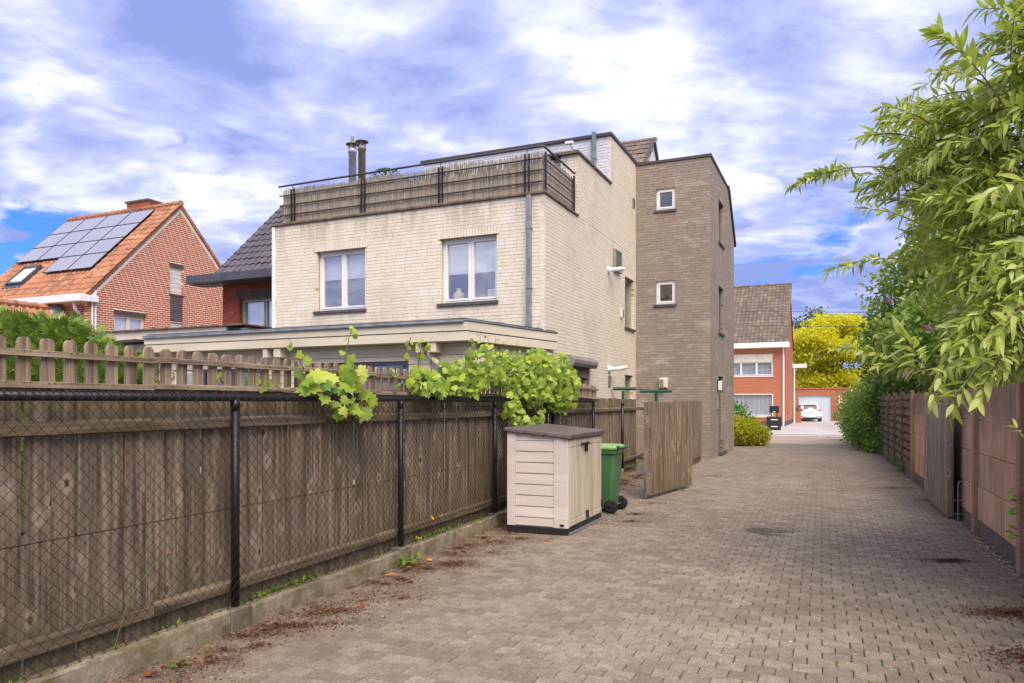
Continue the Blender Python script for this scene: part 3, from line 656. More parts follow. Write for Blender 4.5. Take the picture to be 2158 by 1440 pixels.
rk = MB(); rk.hexa([(-.08, 7.6, 8.1), (.02, 7.6, 8.1), (.02, 9.85, 10.16), (-.08, 9.85, 10.16), (-.08, 7.6, 8.25), (.02, 7.6, 8.25), (.02, 9.85, 10.32), (-.08, 9.85, 10.32)])
rk.hexa([(-.08, 9.85, 10.16), (.02, 9.85, 10.16), (.02, 12.6, 7.2), (-.08, 12.6, 7.2), (-.08, 9.85, 10.32), (.02, 9.85, 10.32), (.02, 12.6, 7.36), (-.08, 12.6, 7.36)])
rk.build('verge_board', DKMETAL, H1)
z = 8.3
while z < 10.1:
    ya = 9.85-(10.18-z)/.917+.05; yb = 9.85+(10.18-z)/1.076-.05
    MB().box(-.1, -.06, ya, yb, z, z+.12).build('gable_board', WHITE, H1); z += .125
# tower
TB, TX = 7.408, 2.17
FT, ST = FRONT(TB), SIDE(TX)
htf = [(.612, 1.169, 7.27, 7.89), (.612, 1.169, 4.5, 5.18)]
hts = [(8.95, 9.95, 6.55, 7.85), (8.95, 9.95, 3.78, 5.2), (8.95, 9.95, .1, 2.42)]
mb = MB(); backing(mb, FT, .0, TX-.01, 0, 8.66, htf); backing(mb, ST, TB+.25, 11.05, 0, 8.66, hts); mb.pbox(ST, 11.05, 12.45, -.25, -.01, 0, 7.3)
mb.prism(lambda u, w, z: (TX+w, u, z), [(11.05, 7.3), (12.45, 7.3), (11.05, 8.66)], -.25, -.01); mb.box(0, TX-.3, 12.2, 12.45, 0, 7.3)
mb.build('tower_wall', MORT_T, H1)
MB().box(.05, TX-.26, TB+.26, 11, 8.5, 8.6).build('tower_roof', ROOFING, H1)
sc = Scat(H1, 'brick', TOWER, [UNIT])
bricks(sc, 'f', TB, 0.003, TX, 0, 8.66, holes=htf, wild=True, L=.26, jit=.002, lintels=[(.56, 1.22, 7.89, 8.07), (.56, 1.22, 5.18, 5.36)])
soldier(sc, 'f', TB, .56, 1.22, 7.893, 8.07); soldier(sc, 'f', TB, .56, 1.22, 5.183, 5.36)
sc.finish(120, 'tower_brick_field')
sc = Scat(H1, 'brick', TOWER, [UNIT])
bricks(sc, 's', TX, TB+.0, 12.45, 0, 8.66, holes=hts, wild=True, L=.26, jit=.002, lim=lambda z: (TB, 12.45 if z < 7.3 else 12.45-(z-7.3)*1.03), lintels=[(8.9, 10.0, 7.85, 8.02), (8.9, 10.0, 5.2, 5.36), (8.9, 10.0, 2.42, 2.58)])
for z in (7.853, 5.203, 2.423): soldier(sc, 's', TX, 8.9, 10.0, z, z+.165)
sc.finish(0, 'tower_brick_field')
mb = MB(); mb.box(-.02, TX+.035, TB-.035, TB+.25, 8.66, 8.74); mb.box(TX-.25, TX+.034, TB+.25, 11.08, 8.662, 8.738); mb.build('coping', DKMETAL, H1, bevel=.006)
mb = MB(); mb.hexa([(TX-.3, 11.0, 8.62), (TX+.06, 11.0, 8.62), (TX+.06, 12.6, 7.06), (TX-.3, 12.6, 7.06), (TX-.3, 11.0, 8.78), (TX+.06, 11.0, 8.78), (TX+.06, 12.6, 7.22), (TX-.3, 12.6, 7.22)]); mb.build('verge_board', DKMETAL, H1)
window(H1, FT, *htf[0], rec=.05, n=1, glass=GLASSD, fw=.05, inner='none'); window(H1, FT, *htf[1], rec=.05, n=1, glass=GLASSD, fw=.05, inner='none')
window(H1, ST, *hts[0], n=1, frame=GREYF, inner='curtain'); window(H1, ST, *hts[1], n=1, frame=GREYF, inner='curtain')
dr = MB(); dr.pbox(ST, 8.96, 9.04, -.22, -.14, .1, 2.42); dr.pbox(ST, 9.86, 9.94, -.22, -.14, .1, 2.42); dr.pbox(ST, 9.04, 9.86, -.22, -.141, 2.33, 2.42); dr.pbox(ST, 9.04, 9.86, -.21, -.15, .1, 2.33)
do = dr.build('door', GREYF, H1, bevel=.005); MB().pbox(ST, 9.15, 9.75, -.15, -.145, .9, 2.2).build('pane', GLASSD, do); MB().tube([ST(9.12, -.1, 1.0), ST(9.12, -.1, 1.25)], .012).build('handle', GALV, do)
MB().pbox(ST, 8.9, 10.0, -.1, .12, .02, .13).build('door_step', STONE, H1, bevel=.01)
# ---- fittings on the walls: things of their own
def fit(name, label, cat, mbs, group=None):
    r = root(name, HO, HA, label, cat, group)
    for n_, m_, mt, bv in mbs: m_.build(n_, mt, r, bevel=bv)
    return r
mb = MB(); mb.pbox(S0, 1.3, 2.85, .003, .06, 2.16, 2.66)
box_p = [(0.004, 2.43), (.2, 2.43), (.24, 2.50), (.24, 2.58), (.12, 2.68), (.004, 2.68)]
hood = MB(); hood.add([(w_, u, z) for u in (1.24, 2.92) for w_, z in box_p], [tuple(range(5, -1, -1)), tuple(range(6, 12))]+[(i, (i+1) % 6, (i+1) % 6+6, i+6) for i in range(6)])
slat = MB()
for i in range(7): slat.pbox(S0, 1.37, 2.73, .02, .045, 2.20+i*.033, 2.229+i*.033)
gr = MB(); gr.pbox(S0, 1.3, 1.36, .003, .06, 1.2, 2.43); gr.pbox(S0, 2.74, 2.80, .003, .06, 1.2, 2.43)
fit('roller_shutter', 'half-lowered grey roller shutter over the low window in the cream side wall', 'shutter', [('shutter_box', hood, GREYP, .006), ('curtain_slats', slat, GREYP, 0), ('guide_rails', gr, GREYP, 0)])
lv = MB(); lv.pbox(S0, 5.0, 5.6, .003, .03, 5.18, 5.72); sl = MB()
for i in range(11): sl.pbox(S0, 5.03, 5.57, .035, .075, 5.205+i*.045, 5.226+i*.045)
em = MB(); em.pbox(S0, 4.98, 5.03, .002, .085, 5.16, 5.74); em.pbox(S0, 5.57, 5.62, .002, .085, 5.16, 5.74); em.pbox(S0, 5.03, 5.57, .002, .085, 5.70, 5.74); em.pbox(S0, 5.03, 5.57, .002, .085, 5.16, 5.20)
fit('wall_vent', 'louvred metal vent grille high on the cream side wall above a white flue stub', 'vent', [('backing_plate', lv, BLACKP, 0), ('louvres', sl, GREYF, 0), ('vent_frame', em, GREYF, 0)])
def flue(y, z, label, ext):
    a = MB().lathe([(.085, .003), (.085, .05), (.06, .055), (.06, .10)], 16, (0, y, z), 'x'); p_ = MB().tube([(.09, y, z), (.22, y, z), (.26+ext*.2, y+.1, z+.03), (.28+ext*.2, y+.32, z+.05)], .05, 12)
    r_ = fit('flue_outlet', label, 'flue', [('wall_collar', a, WHITE, 0), ('outlet_pipe', p_, WHITE, 0)]); return r_
flue(4.55, 5.1, 'white boiler flue stub beside the louvred vent high on the cream side wall', .2); flue(4.6, 2.5, 'white boiler flue stub low on the cream side wall right of the roller shutter', .5)
sv = MB()
for i in range(5): sv.pbox(S0, 4.54, 4.74, .003, .03, 2.05+i*.055, 2.09+i*.055)
fit('wall_vent', 'small slotted vent strip below the lower white flue on the cream side wall', 'vent', [('slats', sv, GREYP, 0)])
fit('junction_box', 'small white box on the cream side wall left of the tall side window', 'junction box', [('box_body', MB().pbox(S0, 5.7, 5.86, .003, .06, 3.98, 4.2), WHITE, .01), ('box_cover', MB().pbox(S0, 5.71, 5.85, .06, .075, 3.99, 4.19), GREYF, .005)])
lm = MB().pbox(S0, .86, .98, .003, .05, 2.33, 2.47); lg = MB().lathe([(.0, -.08), (.08, -.05), (.1, 0), (.08, .05), (0, .08)], 14, (.12, .92, 2.42))
fit('wall_lamp', 'round white wall lamp behind the vine on the cream side wall', 'lamp', [('bracket', lm, GREYP, .004), ('globe', lg, WHITE, 0)])
hx = MB().pbox(FT, .72, .96, .003, .12, 2.04, 2.34); cv = MB().pbox(FT, .74, .94, .12, .16, 2.06, 2.32)
sl = MB()
for i in range(4): sl.pbox(FT, .755, .86, .158, .168, 2.09+i*.055, 2.12+i*.055)
fit('alarm_siren', 'cream siren box with slots on the front of the grey brick tower', 'siren', [('box_body', hx, OFFW, .012), ('box_cover', cv, OFFW, .012), ('slots', sl, STONE, 0)])
fit('outdoor_lamp', 'black and white wall lamp left of the tower door', 'lamp', [('backplate', MB().pbox(ST, 8.62, 8.74, .003, .03, 1.95, 2.3), BLACKP, .004), ('shade', MB().pbox(ST, 8.64, 8.76, .03, .13, 1.99, 2.27), WHITE, .006)])
fit('doorbell_panel', 'small grey doorbell panel below the lamp by the tower door', 'doorbell', [('panel', MB().pbox(ST, 8.6, 8.7, .003, .05, 1.42, 1.68), GREYF, .004), ('button', MB().pbox(ST, 8.63, 8.67, .05, .06, 1.5, 1.54), BLACKP, 0)])
fit('airbrick_grille', 'tiny grey vent high on the cream side wall near the tower', 'vent', [('plate', MB().pbox(S0, 7.02, 7.2, .003, .03, 7.36, 7.62), GREYP, 0), ('slots', MB().pbox(S0, 7.05, 7.17, .03, .034, 7.4, 7.58), BLACKP, 0)])
br = MB().tube([(-1.0, 4.79, 8.5), (-1.0, 4.62, 8.45), (-1.05, 4.5, 8.55)], .02, 6); bh = MB().lathe([(.0, -.12), (.05, -.1), (.05, .1), (.0, .13)], 10, (-1.05, 4.46, 8.55), 'x')
fit('security_light', 'small white spotlight bracket on the white painted upper wall of the roof terrace', 'lamp', [('arm', br, WHITE, 0), ('lamp_head', bh, WHITE, 0)])
# vase + picture on the sills inside the second window
def vpos(x, y, z): return HW(x, y, z)
vz = MB(); prof = [(.05, 0), (.1, .03), (.13, .1), (.12, .17), (.06, .22), (.045, .24), (.07, .28)]
vz.lathe(prof, 16); vr = tag(vz.build('vase', VASEM, None, True), 'pale yellow pomegranate-shaped vase on the inner sill of the right cream-house window', 'vase'); vr.location = vpos(-2.16, .31, 3.86)
pf = root('picture_frame', vpos(-1.32, .33, 3.87), HA, 'small square white card standing on the inner sill at the right window', 'picture')
MB().box(-.14, .14, 0, .012, 0, .22).build('frame', WHITE, pf); MB().box(-.12, .12, -.002, -.0005, .02, .2).build('picture', OFFW, pf)
ch = MB(); ch.box(-.2, .2, 0, .05, 0, .75); cr_ = tag(ch.build('cabinet_door', m_plain('light_wood', c255(206, 176, 148)), None), 'light wooden panel standing inside the right cream-house window', 'panel'); cr_.location = vpos(-1.83, .55, 3.8); cr_.rotation_euler = (0, 0, HA)
# ================================================================ TERRACE RAILING, REED SCREEN
RT = root('terrace_railing', HO, HA, 'black metal railing with three bars round the roof terrace of the cream house', 'railing')
zt = 6.9
MB().tube([(-7.0, .02, zt), (-.07, .02, zt+.02), (-.03, .06, zt+.02), (-.03, 1.98, zt+.0)], .024, 8).build('handrail', DKMETAL, RT)
for z in (6.19, 6.43, 6.67):
    MB().tube([(-6.98, .03, z), (-.06, .03, z+.01), (-.03, .06, z+.01), (-.03, 1.98, z)], .017, 6).build('bar', DKMETAL, RT)
for x in (-6.55, -4.5, -2.45, -.39):
    mb = MB()
    for d in (-.045, .045): mb.box(x+d-.014, x+d+.014, -.015, .015, 5.99, 6.79)
    mb.box(x-.006, x+.006, 0, .012, 6.75, 6.9); mb.build('post', BLACK, RT)
for y in (.12, 1.9): MB().box(-.03, .0, y-.03, y+.03, 5.99, 6.82).build('post', BLACK, RT)
for x in [-6.9+i*.33 for i in range(21)]: pass
rs = MB(); random.seed(5)
def canes(fn, n, hfun):
    for i in range(n):
        t = (i+random.random()*.6)/n; h = hfun(t)+random.gauss(0, .022)
        x, y = fn(t); yy = random.uniform(-.012, .012); lean = random.gauss(0, .008)
        if random.random() < .03: continue
        rs.tube([(x, y+yy, 6.0), (x+lean, y+yy, h)], random.uniform(.005, .0085), 4, random.random())
canes(lambda t: (-6.9+6.82*t, .075), 620, lambda t: 6.80+.02*math.sin(t*20)); canes(lambda t: (-6.9+6.82*t, .095), 420, lambda t: 6.62+.05*math.sin(t*33)+.04*math.sin(t*71))
canes(lambda t: (-.085, .08+1.95*t), 180, lambda t: 6.8); canes(lambda t: (-.105, .08+1.95*t), 120, lambda t: 6.62)
rso = tag(rs.build('reed_screen', REED), 'weathered reed screen tied along the terrace railing', 'reed screen'); rso.location = HO; rso.rotation_euler = (0, 0, HA)
# mesh cloth behind the reeds (grey shade net, patchy edge)
ns = MB(); k = 70
top = [6.60+.05*math.sin(i*.9)+.03*math.sin(i*2.3) for i in range(k+1)]
ns.add([q for i in range(k+1) for q in ((-6.88+6.76*i/k, .125, 6.0), (-6.88+6.76*i/k, .125, top[i]))], [(2*i, 2*i+2, 2*i+3, 2*i+1) for i in range(k)])
nso = tag(ns.build('shade_cloth', m_plain('shade_net', c255(124, 112, 100), c255(104, 94, 82), 8, .95, 120, .6)), 'grey-brown shade cloth hung behind the reed screen', 'shade cloth'); nso.location = HO; nso.rotation_euler = (0, 0, HA)
def flue_stack(x, y, z1, cap_r, mat, label, extra=False):
    r_ = root('chimney_flue', vpos(x, y, 5.85), HA, label, 'chimney flue', 'metal chimney flues on the roof terrace')
    h = z1-5.85
    MB().lathe([(.105, 0), (.105, h-.36), (.125, h-.35), (.125, h-.25), (.11, h-.24)], 18).build('pipe', mat, r_, True)
    m_ = MB()
    for q in range(4):
        a = q*math.pi/2+.4; m_.box(.09*math.cos(a)-.02, .09*math.cos(a)+.02, .09*math.sin(a)-.02, .09*math.sin(a)+.02, h-.25, h-.1)
    m_.build('struts', mat, r_); MB().lathe([(.01, h-.02), (cap_r, h-.1), (cap_r, h-.11), (.1, h-.06)], 20).build('rain_cap', BRONZE, r_, True)
    if extra: MB().lathe([(.045, h-.05), (.045, h+.12)], 10).build('vent_tip', BRONZE, r_)
flue_stack(-7.0, 3.0, 9.0, .19, STEEL, 'bluish steel chimney flue, left and lower of the two on the roof terrace', True)
flue_stack(-7.0, 3.45, 9.22, .19, BRONZE, 'brown steel chimney flue, right and taller of the two on the roof terrace')
# ================================================================ CREAM EXTENSION
EX = root('garden_extension', HO, HA, 'low cream boarded extension with flat roof and deep fascia in front of the cream house', 'extension')
D_, A_, B_ = (-8.6, -2.5), (-.5, -2.5), (.12, .45)
def poly(mb, pts, z0, z1): 
    n = len(pts); mb.add([(x, y, z0) for x, y in pts]+[(x, y, z1) for x, y in pts], [tuple(range(n-1, -1, -1)), tuple(range(n, 2*n))]+[(i, (i+1) % n, (i+1) % n+n, i+n) for i in range(n)])
def inset(d): 
    import mathutils
    ux, uy = B_[0]-A_[0], B_[1]-A_[1]; l = math.hypot(ux, uy); nx, ny = uy/l, -ux/l
    a = (A_[0]-nx*d-ux/l*0, A_[1]); 
    # corner: intersection of y=-2.5+d with the line shifted by -d
    t = ((-2.5+d)-(A_[1]-ny*d))/uy; cx_ = A_[0]-nx*d+ux*t
    return [(D_[0]+d, -2.5+d), (cx_, -2.5+d), (B_[0]-nx*d, B_[1]-.001*0-ny*d*0-.002), (-.02, .449), (-.02, -.05), (D_[0]+d, -.05)]
for k_, (z0, z1, d) in enumerate([(2.90, 3.07, 0), (2.885, 2.90, .02), (2.72, 2.885, .012)]):
    mb = MB(); poly(mb, inset(d), z0, z1); mb.build('fascia_board' if k_ != 1 else 'fascia_groove', SIDING if k_ != 1 else STONE, EX, bevel=.006 if k_ != 1 else 0)
mb = MB(); poly(mb, inset(-.02), 3.071, 3.105); mb.build('roof_edge', ZINC, EX, bevel=.005)
mb = MB(); poly(mb, inset(.05), 3.106, 3.13); mb.build('roof_felt', ROOFING, EX)
MB().tube([(-8.6, -2.53, 3.045), (-.55, -2.53, 3.06)], .02, 6).build('gutter_rod', ZINC, EX)
W0 = -2.18; FE = FRONT(W0); xr = -.62
eh = [(-8.05, -5.5, .1, 2.32), (-4.35, -1.9, .1, 2.40)]
mb = MB(); backing(mb, FE, D_[0]+.1, xr, 0, 2.72, eh, rec=.012, th=.12); mb.build('wall', SIDING, EX)
z = .1; i = 0
while z < 2.70:
    h = min(.155, 2.715-z)
    gs = [(h_[0], h_[1]) for h_ in eh if h_[2]-.05 < z+h/2 < h_[3]+.05]; segs = [(D_[0]+.1, xr)]
    for g0, g1 in gs: segs = [s for p, q in segs for s in ((p, min(q, g0)), (max(p, g1), q)) if s[1]-s[0] > .05]
    for p, q in segs: MB().add([FE(u, w_, zz) for u in (p, q) for w_, zz in ((-.02, z), (.014, z), (.002, z+h-.006), (-.02, z+h-.006))], [(0, 1, 5, 4), (1, 2, 6, 5), (2, 3, 7, 6), (3, 2, 1, 0), (4, 5, 6, 7)]).build('wall_plank', SIDING, EX)
    z += .16
# right flank boards
ux, uy = B_[0]-A_[0], B_[1]-A_[1]; l = math.hypot(ux, uy); ux /= l; uy /= l; nx, ny = uy, -ux
q0 = (xr, W0+.001); ln = (B_[1]-W0)/uy
z = .1
while z < 2.70:
    h = min(.155, 2.715-z); p0 = q0; p1 = (q0[0]+ux*ln, q0[1]+uy*ln-.0)
    vs = [(p[0]+nx*w_, p[1]+ny*w_, zz) for p in (p0, p1) for w_, zz in ((-.1, z), (.014, z), (.002, z+h-.004), (-.1, z+h-.004))]
    MB().add(vs, [(0, 1, 5, 4), (1, 2, 6, 5), (2, 3, 7, 6), (3, 2, 1, 0), (4, 5, 6, 7)]).build('wall_plank', SIDING, EX); z += .16
# beam ends
for x in (-5.17, -4.86, -1.53, -1.24):
    w_ = .11 if x in (-5.17, -1.53) else .17
    MB().box(x-w_/2, x+w_/2, -2.46, W0-.016, 2.53, 2.718).build('beam_end', SIDING, EX, bevel=.008)
for h_ in eh:
    u0, u1, z0, z1 = h_; np_ = 3 if u0 < -6 else 3; wd = (u1-u0)/np_
    for i in range(np_):
        f_ = MB(); a, b = u0+i*wd, u0+(i+1)*wd
        f_.pbox(FE, a, a+.06, -.1, -.03, z0, z1); f_.pbox(FE, b-.06, b, -.1, -.03, z0, z1); f_.pbox(FE, a+.06, b-.06, -.1, -.031, z1-.07, z1); f_.pbox(FE, a+.06, b-.06, -.1, -.031, z0, z0+.1)
        fo = f_.build('glazed_door', SLATEG if (i or u0 > -6) else WHITE, EX, bevel=.005); MB().pbox(FE, a+.055, b-.055, -.07, -.065, z0+.09, z1-.065).build('pane', GLASSD, fo)
        if u0 > -6 and i < 2: MB().pbox(FE, a+.06, b-.06, -.16, -.15, z0, z1-.1).build('blind', BLIND, fo)
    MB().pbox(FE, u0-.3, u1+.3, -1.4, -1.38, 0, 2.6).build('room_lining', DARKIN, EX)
MB().box(-5.42, -5.32, W0-.05, W0-.016, .1, 2.4).build('corner_trim', WHITE, EX); MB().tube([(-1.38, -2.3, 2.71), (-1.38, -2.3, 2.5), (-1.25, -2.3, 2.38), (-1.12, -2.28, 2.25), (-1.12, -2.28, .1)], .05, 10).build('downpipe', SIDING, EX)
MB().tube([(-4.99, -2.27, 2.71), (-4.99, -2.27, .1)], .05, 10).build('downpipe', WHITE, EX)
r_ = root('wall_lamp', vpos(-8.12, W0, 2.2), HA, 'round pale bulkhead lamp on the white wall left of the dark glass doors', 'lamp'); MB().lathe([(.0, -.09), (.06, -.08), (.09, -.02), (.09, 0)], 16, (0, 0, 0), 'y').build('lamp_glass', VASEM, r_, True); MB().lathe([(.1, -.03), (.1, -.005)], 16, (0, 0, 0), 'y').build('lamp_base', GREYF, r_)
r_ = root('roof_vent', vpos(-6.9, -1.2, 3.13), HA, 'small dark domed vent cap standing on the extension roof', 'vent'); MB().lathe([(.06, 0), (.06, .1)], 12).build('vent_pipe', OFFW, r_); MB().lathe([(.14, .09), (.145, .13), (.09, .18), (.0, .2)], 16).build('vent_cap', SLATEG, r_, True)
# white flat-roofed annex farther left
AN = root('white_annex', HO, HA, 'low white flat-roofed annex with red brick wall left of the cream extension', 'annex')
MB().box(-16.5, -9.7, 1.0, 2.2, 3.42, 3.70).build('fascia', OFFW, AN, bevel=.01); MB().box(-9.69, -9.05, 1.1, 2.2, 3.44, 3.66).build('fascia_end', DKMETAL, AN)
e_ = MB()
for i in range(24): e_.box(-16.6+i*.315, -16.6+i*.315+.31, .92, 2.2, 3.701, 3.735+random.uniform(-.006, .012), random.random())
e_.build('roof_felt', COPING, AN)
MB().box(-16.5, -9.2, 1.25, 1.5, 0, 3.42).build('wall', MORT_W, AN)
sc = Scat(AN, 'brick', RED, [UNIT]); bricks(sc, 'f', 1.24, -16.5, -12.2, 1.6, 3.40, L=.225, Hc=.075); sc.finish(0, 'brick_field')
MB().box(-9.55, -8.7, -2.3, -1.2, 0, 2.95).build('side_block', OFFW, AN, bevel=.01)
MB().hexa([(-10.2, -2.6, 2.93), (-8.75, -2.6, 2.98), (-8.75, -1.4, 2.98), (-10.2, -1.4, 2.93), (-10.2, -2.6, 2.99), (-8.75, -2.6, 3.03), (-8.75, -1.4, 3.03), (-10.2, -1.4, 2.99)]).build('canopy', DKMETAL, AN)
MB().tube([(-10.3, -2.45, 2.78), (-9.4, -2.45, 2.80), (-9.3, -2.45, 2.7)], .05, 8).build('gutter', GALV, AN)
# ================================================================ DARK-ROOFED HOUSE
DH = root('dark_roofed_house', HO, HA, 'red brick house with anthracite tiled roof attached behind the cream house', 'house')
PD = FRONT(2.45); dh = [(-10.655, -8.9, 3.4, 4.68)]
mb = MB(); backing(mb, PD, -11.3, -7.12, 0, 5.2, dh); mb.box(-11.3, -11.05, 2.7, 8, 0, 5.2); mb.build('wall', MORT_T, DH)
sc = Scat(DH, 'brick', DRED, [UNIT]); bricks(sc, 'f', 2.45, -11.3, -7.12, 3.2, 5.2, L=.225, Hc=.075, holes=dh, lintels=[(-10.75, -8.8, 4.68, 4.92)]); sc.finish(60, 'brick_field')
sc = Scat(DH, 'lintel_brick', BROWNB, [UNIT]); soldier(sc, 'f', 2.45, -10.75, -8.8, 4.683, 4.92, wd=.065); sc.finish(30, 'lintel_brick_field')
window(DH, PD, *dh[0], frame=GREYF, inner='curtain', sill=False)
mb = MB(); mb.add([(-12.05, 1.83, 5.10), (-11.9, 1.83, 5.34), (-7.12, 1.83, 5.34), (-7.12, 1.83, 5.10), (-11.4, 2.44, 5.08), (-11.9, 2.5, 5.34), (-7.12, 2.5, 5.34), (-7.12, 2.44, 5.08)], [(0, 3, 2, 1), (0, 4, 7, 3), (1, 2, 6, 5), (0, 1, 5, 4)])
mb.box(-12.05, -11.42, 1.83, 2.5, 5.08, 5.34)
MB().box(-12.1, -7.12, 1.80, 2.02, 5.12, 5.36).build('fascia', SLATEG, DH, bevel=.008); MB().box(-12.08, -7.12, 2.02, 2.44, 5.10, 5.14).build('soffit', SLATEG, DH); MB().box(-12.1, -11.35, 2.02, 2.6, 5.12, 5.36).build('fascia', SLATEG, DH)
dd = (.729, .685); sl_ = 4.55
MB().add([(-11.02, 1.95, 5.33), (-7.12, 1.95, 5.33), (-7.12, 1.95+dd[0]*sl_, 5.33+dd[1]*sl_), (-11.02, 1.95+dd[0]*sl_, 5.33+dd[1]*sl_)], [(0, 1, 2, 3)]).build('roof', DKMETAL, DH)
def pantile(w_=.23, l_=.37, hgt=.038, t=.014):
    prof = [(0, .012), (.13, .03), (.26, hgt), (.4, .03), (.52, .008), (.66, 0), (.85, 0.002), (1.0, .012)]
    m_ = MB(); n = len(prof); vs = []
    for yy, dz in ((0, .026), (l_, .0)):
        vs += [(p*w_, yy, h+dz) for p, h in prof]
    vs += [(p*w_, 0, h+.026-t) for p, h in prof]
    m_.add(vs, [(i, i+1, n+i+1, n+i) for i in range(n-1)]+[(2*n+i, 2*n+i+1, i+1, i) for i in range(n-1)]); return tmpl(m_)
PTL = pantile()
sc = Scat(DH, 'roof_tile', TILE_D, [PTL]); roof_tiles(sc, -11.05, -7.15, 1.93, 5.34, dd, sl_, .23, .37, stag=False); sc.finish(300, 'roof_tile_field')
v_ = MB()
for i in range(13):
    s = i*.344; v_.hexa([(-11.1, 1.93+dd[0]*s, 5.30+dd[1]*s), (-11.0, 1.93+dd[0]*s, 5.30+dd[1]*s), (-11.0, 1.93+dd[0]*(s+.36), 5.28+dd[1]*(s+.36)), (-11.1, 1.93+dd[0]*(s+.36), 5.28+dd[1]*(s+.36)), (-11.1, 1.93+dd[0]*s, 5.41+dd[1]*s), (-11.0, 1.93+dd[0]*s, 5.41+dd[1]*s), (-11.0, 1.93+dd[0]*(s+.36), 5.375+dd[1]*(s+.36)), (-11.1, 1.93+dd[0]*(s+.36), 5.375+dd[1]*(s+.36))], random.random())
v_.build('verge_tiles', TILE_D, DH)
# ================================================================ RED BRICK HOUSE WITH SOLAR PANELS
RH = root('brick_house', HO, HA, 'red brick gabled house with orange tiles and solar panels on its roof', 'house')
GX = -18.61; YE, YA, ZE, ZA = 3.48, 7.42, 5.5, 9.49; YB = 2*YA-YE
PG = SIDE(GX)
hg = [(4.46, 5.78, 3.75, 4.85), (6.92, 7.54, 5.93, 6.98), (6.92, 7.54, 3.6, 4.81)]
mb = MB(); backing(mb, PG, YE, YB, 0, 5.5, hg[:1]+hg[2:], rec=.001); backing(mb, PG, 4.95, 9.9, 5.5, 7.0, hg[1:2], rec=.001); 
mb.prism(lambda u, w_, z: (GX+w_, u, z), [(YE, 5.5), (4.95, 5.5), (4.95, 6.98)], -.25, -.001); mb.prism(lambda u, w_, z: (GX+w_, u, z), [(9.9, 5.5), (YB, 5.5), (9.9, 6.99)], -.25, -.001)
mb.prism(lambda u, w_, z: (GX+w_, u, z), [(4.95, 7.0), (9.9, 7.0), (YA, 9.45)], -.25, -.001)
mb.box(-25.5, GX-.26, YE+.01, YE+.25, 0, 5.5); mb.box(-25.5, -25.25, YE+.26, YB, 0, 5.5); mb.box(-25.5, GX-.26, YB-.25, YB, 0, 5.5)
mb.build('wall', MORT_W, RH)
lim = lambda z: (YE, YB) if z < 5.5 else (YE+(z-5.5)/1.013+.02, YB-(z-5.5)/1.013-.02)
sc = Scat(RH, 'brick', RED, [UNIT])
bricks(sc, 's', GX+.001, YE, YB, 3.0, 9.4, L=.235, Hc=.082, j=.020, holes=hg+[(6.92, 7.54, 4.82, 5.90)], lim=lim, jit=.0012, lintels=[(4.44, 5.84, 4.85, 5.02), (6.88, 7.58, 6.98, 7.16)])
bricks(sc, 'f', YE, -25.4, GX-.0, 3.0, 5.1, L=.235, Hc=.082, j=.018, jit=.002)
sc.finish(300, 'brick_field')
sc = Scat(RH, 'dark_brick', BROWNB, [UNIT]); soldier(sc, 's', GX+.012, 4.44, 5.84, 4.853, 5.02, wd=.07); soldier(sc, 's', GX+.012, 6.88, 7.58, 6.983, 7.16, wd=.07)
bricks(sc, 's', GX+.005, 6.925, 7.535, 4.84, 5.86, L=.22, Hc=.075, j=.008); sc.finish(60, 'dark_brick_field')
window(RH, PG, *hg[0], frame=OFFW, inner='blind', rec=.08, sill=False)
for h_ in hg[1:]:
    s_ = MB(); z = h_[2]
    while z < h_[3]-.01: s_.pbox(PG, h_[0]+.02, h_[1]-.02, -.08, -.05+.006*math.sin(z*90), z, min(z+.046, h_[3])); z += .05
    so_ = s_.build('roller_blind', SHUT, RH); MB().pbox(PG, h_[0]-.01, h_[1]+.01, -.12, -.085, h_[2]-.01, h_[3]+.01).build('window_frame', OFFW, so_)
MB().pbox(PG, 6.86, 7.6, -.08, .04, 5.87, 5.925).build('sill', STONE, RH)
# roof
kk = math.hypot(1, 1.013); ru = (1/kk, 1.013/kk); rl = (YA-YE)*kk+.25; y0r, z0r = YE-.18, 5.5-.18*1.013+.05
R_X0 = -25.3
mb = MB(); mb.add([(R_X0, y0r, z0r), (GX+.02, y0r, z0r), (GX+.02, YA, ZA+.05), (R_X0, YA, ZA+.05), (GX+.02, YB+.2, 5.35), (R_X0, YB+.2, 5.35)], [(0, 1, 2, 3), (3, 2, 4, 5)]); mb.build('roof', TERRA, RH)
sc = Scat(RH, 'roof_tile', TILE_O, [pantile(.235, .37, .05)])
roof_tiles(sc, R_X0, GX-.02, y0r, z0r+.02, ru, rl, .235, .37, stag=False, skip=lambda x, s: (-24.8 < x < -19.9 and 2.9 < s < 5.2))
sc.finish(300, 'roof_tile_field')
mb = MB()
for i in range(17):
    for sg, yy0, zz0, dr_ in ((1, y0r, z0r, 1), (-1, YB+.18, z0r, -1)):
        s = i*.345
        if s > rl-.1: continue
        a0 = (yy0+dr_*ru[0]*s, zz0+ru[1]*s); a1 = (yy0+dr_*ru[0]*(s+.36), zz0+ru[1]*(s+.36))
        mb.hexa([(GX-.06, a0[0], a0[1]-.09), (GX+.06, a0[0], a0[1]-.09), (GX+.06, a1[0], a1[1]-.11), (GX-.06, a1[0], a1[1]-.11), (GX-.08, a0[0], a0[1]+.09), (GX+.06, a0[0], a0[1]+.085), (GX+.06, a1[0], a1[1]+.05), (GX-.08, a1[0], a1[1]+.055)], random.random())
mb.build('verge_tiles', TILE_O, RH)
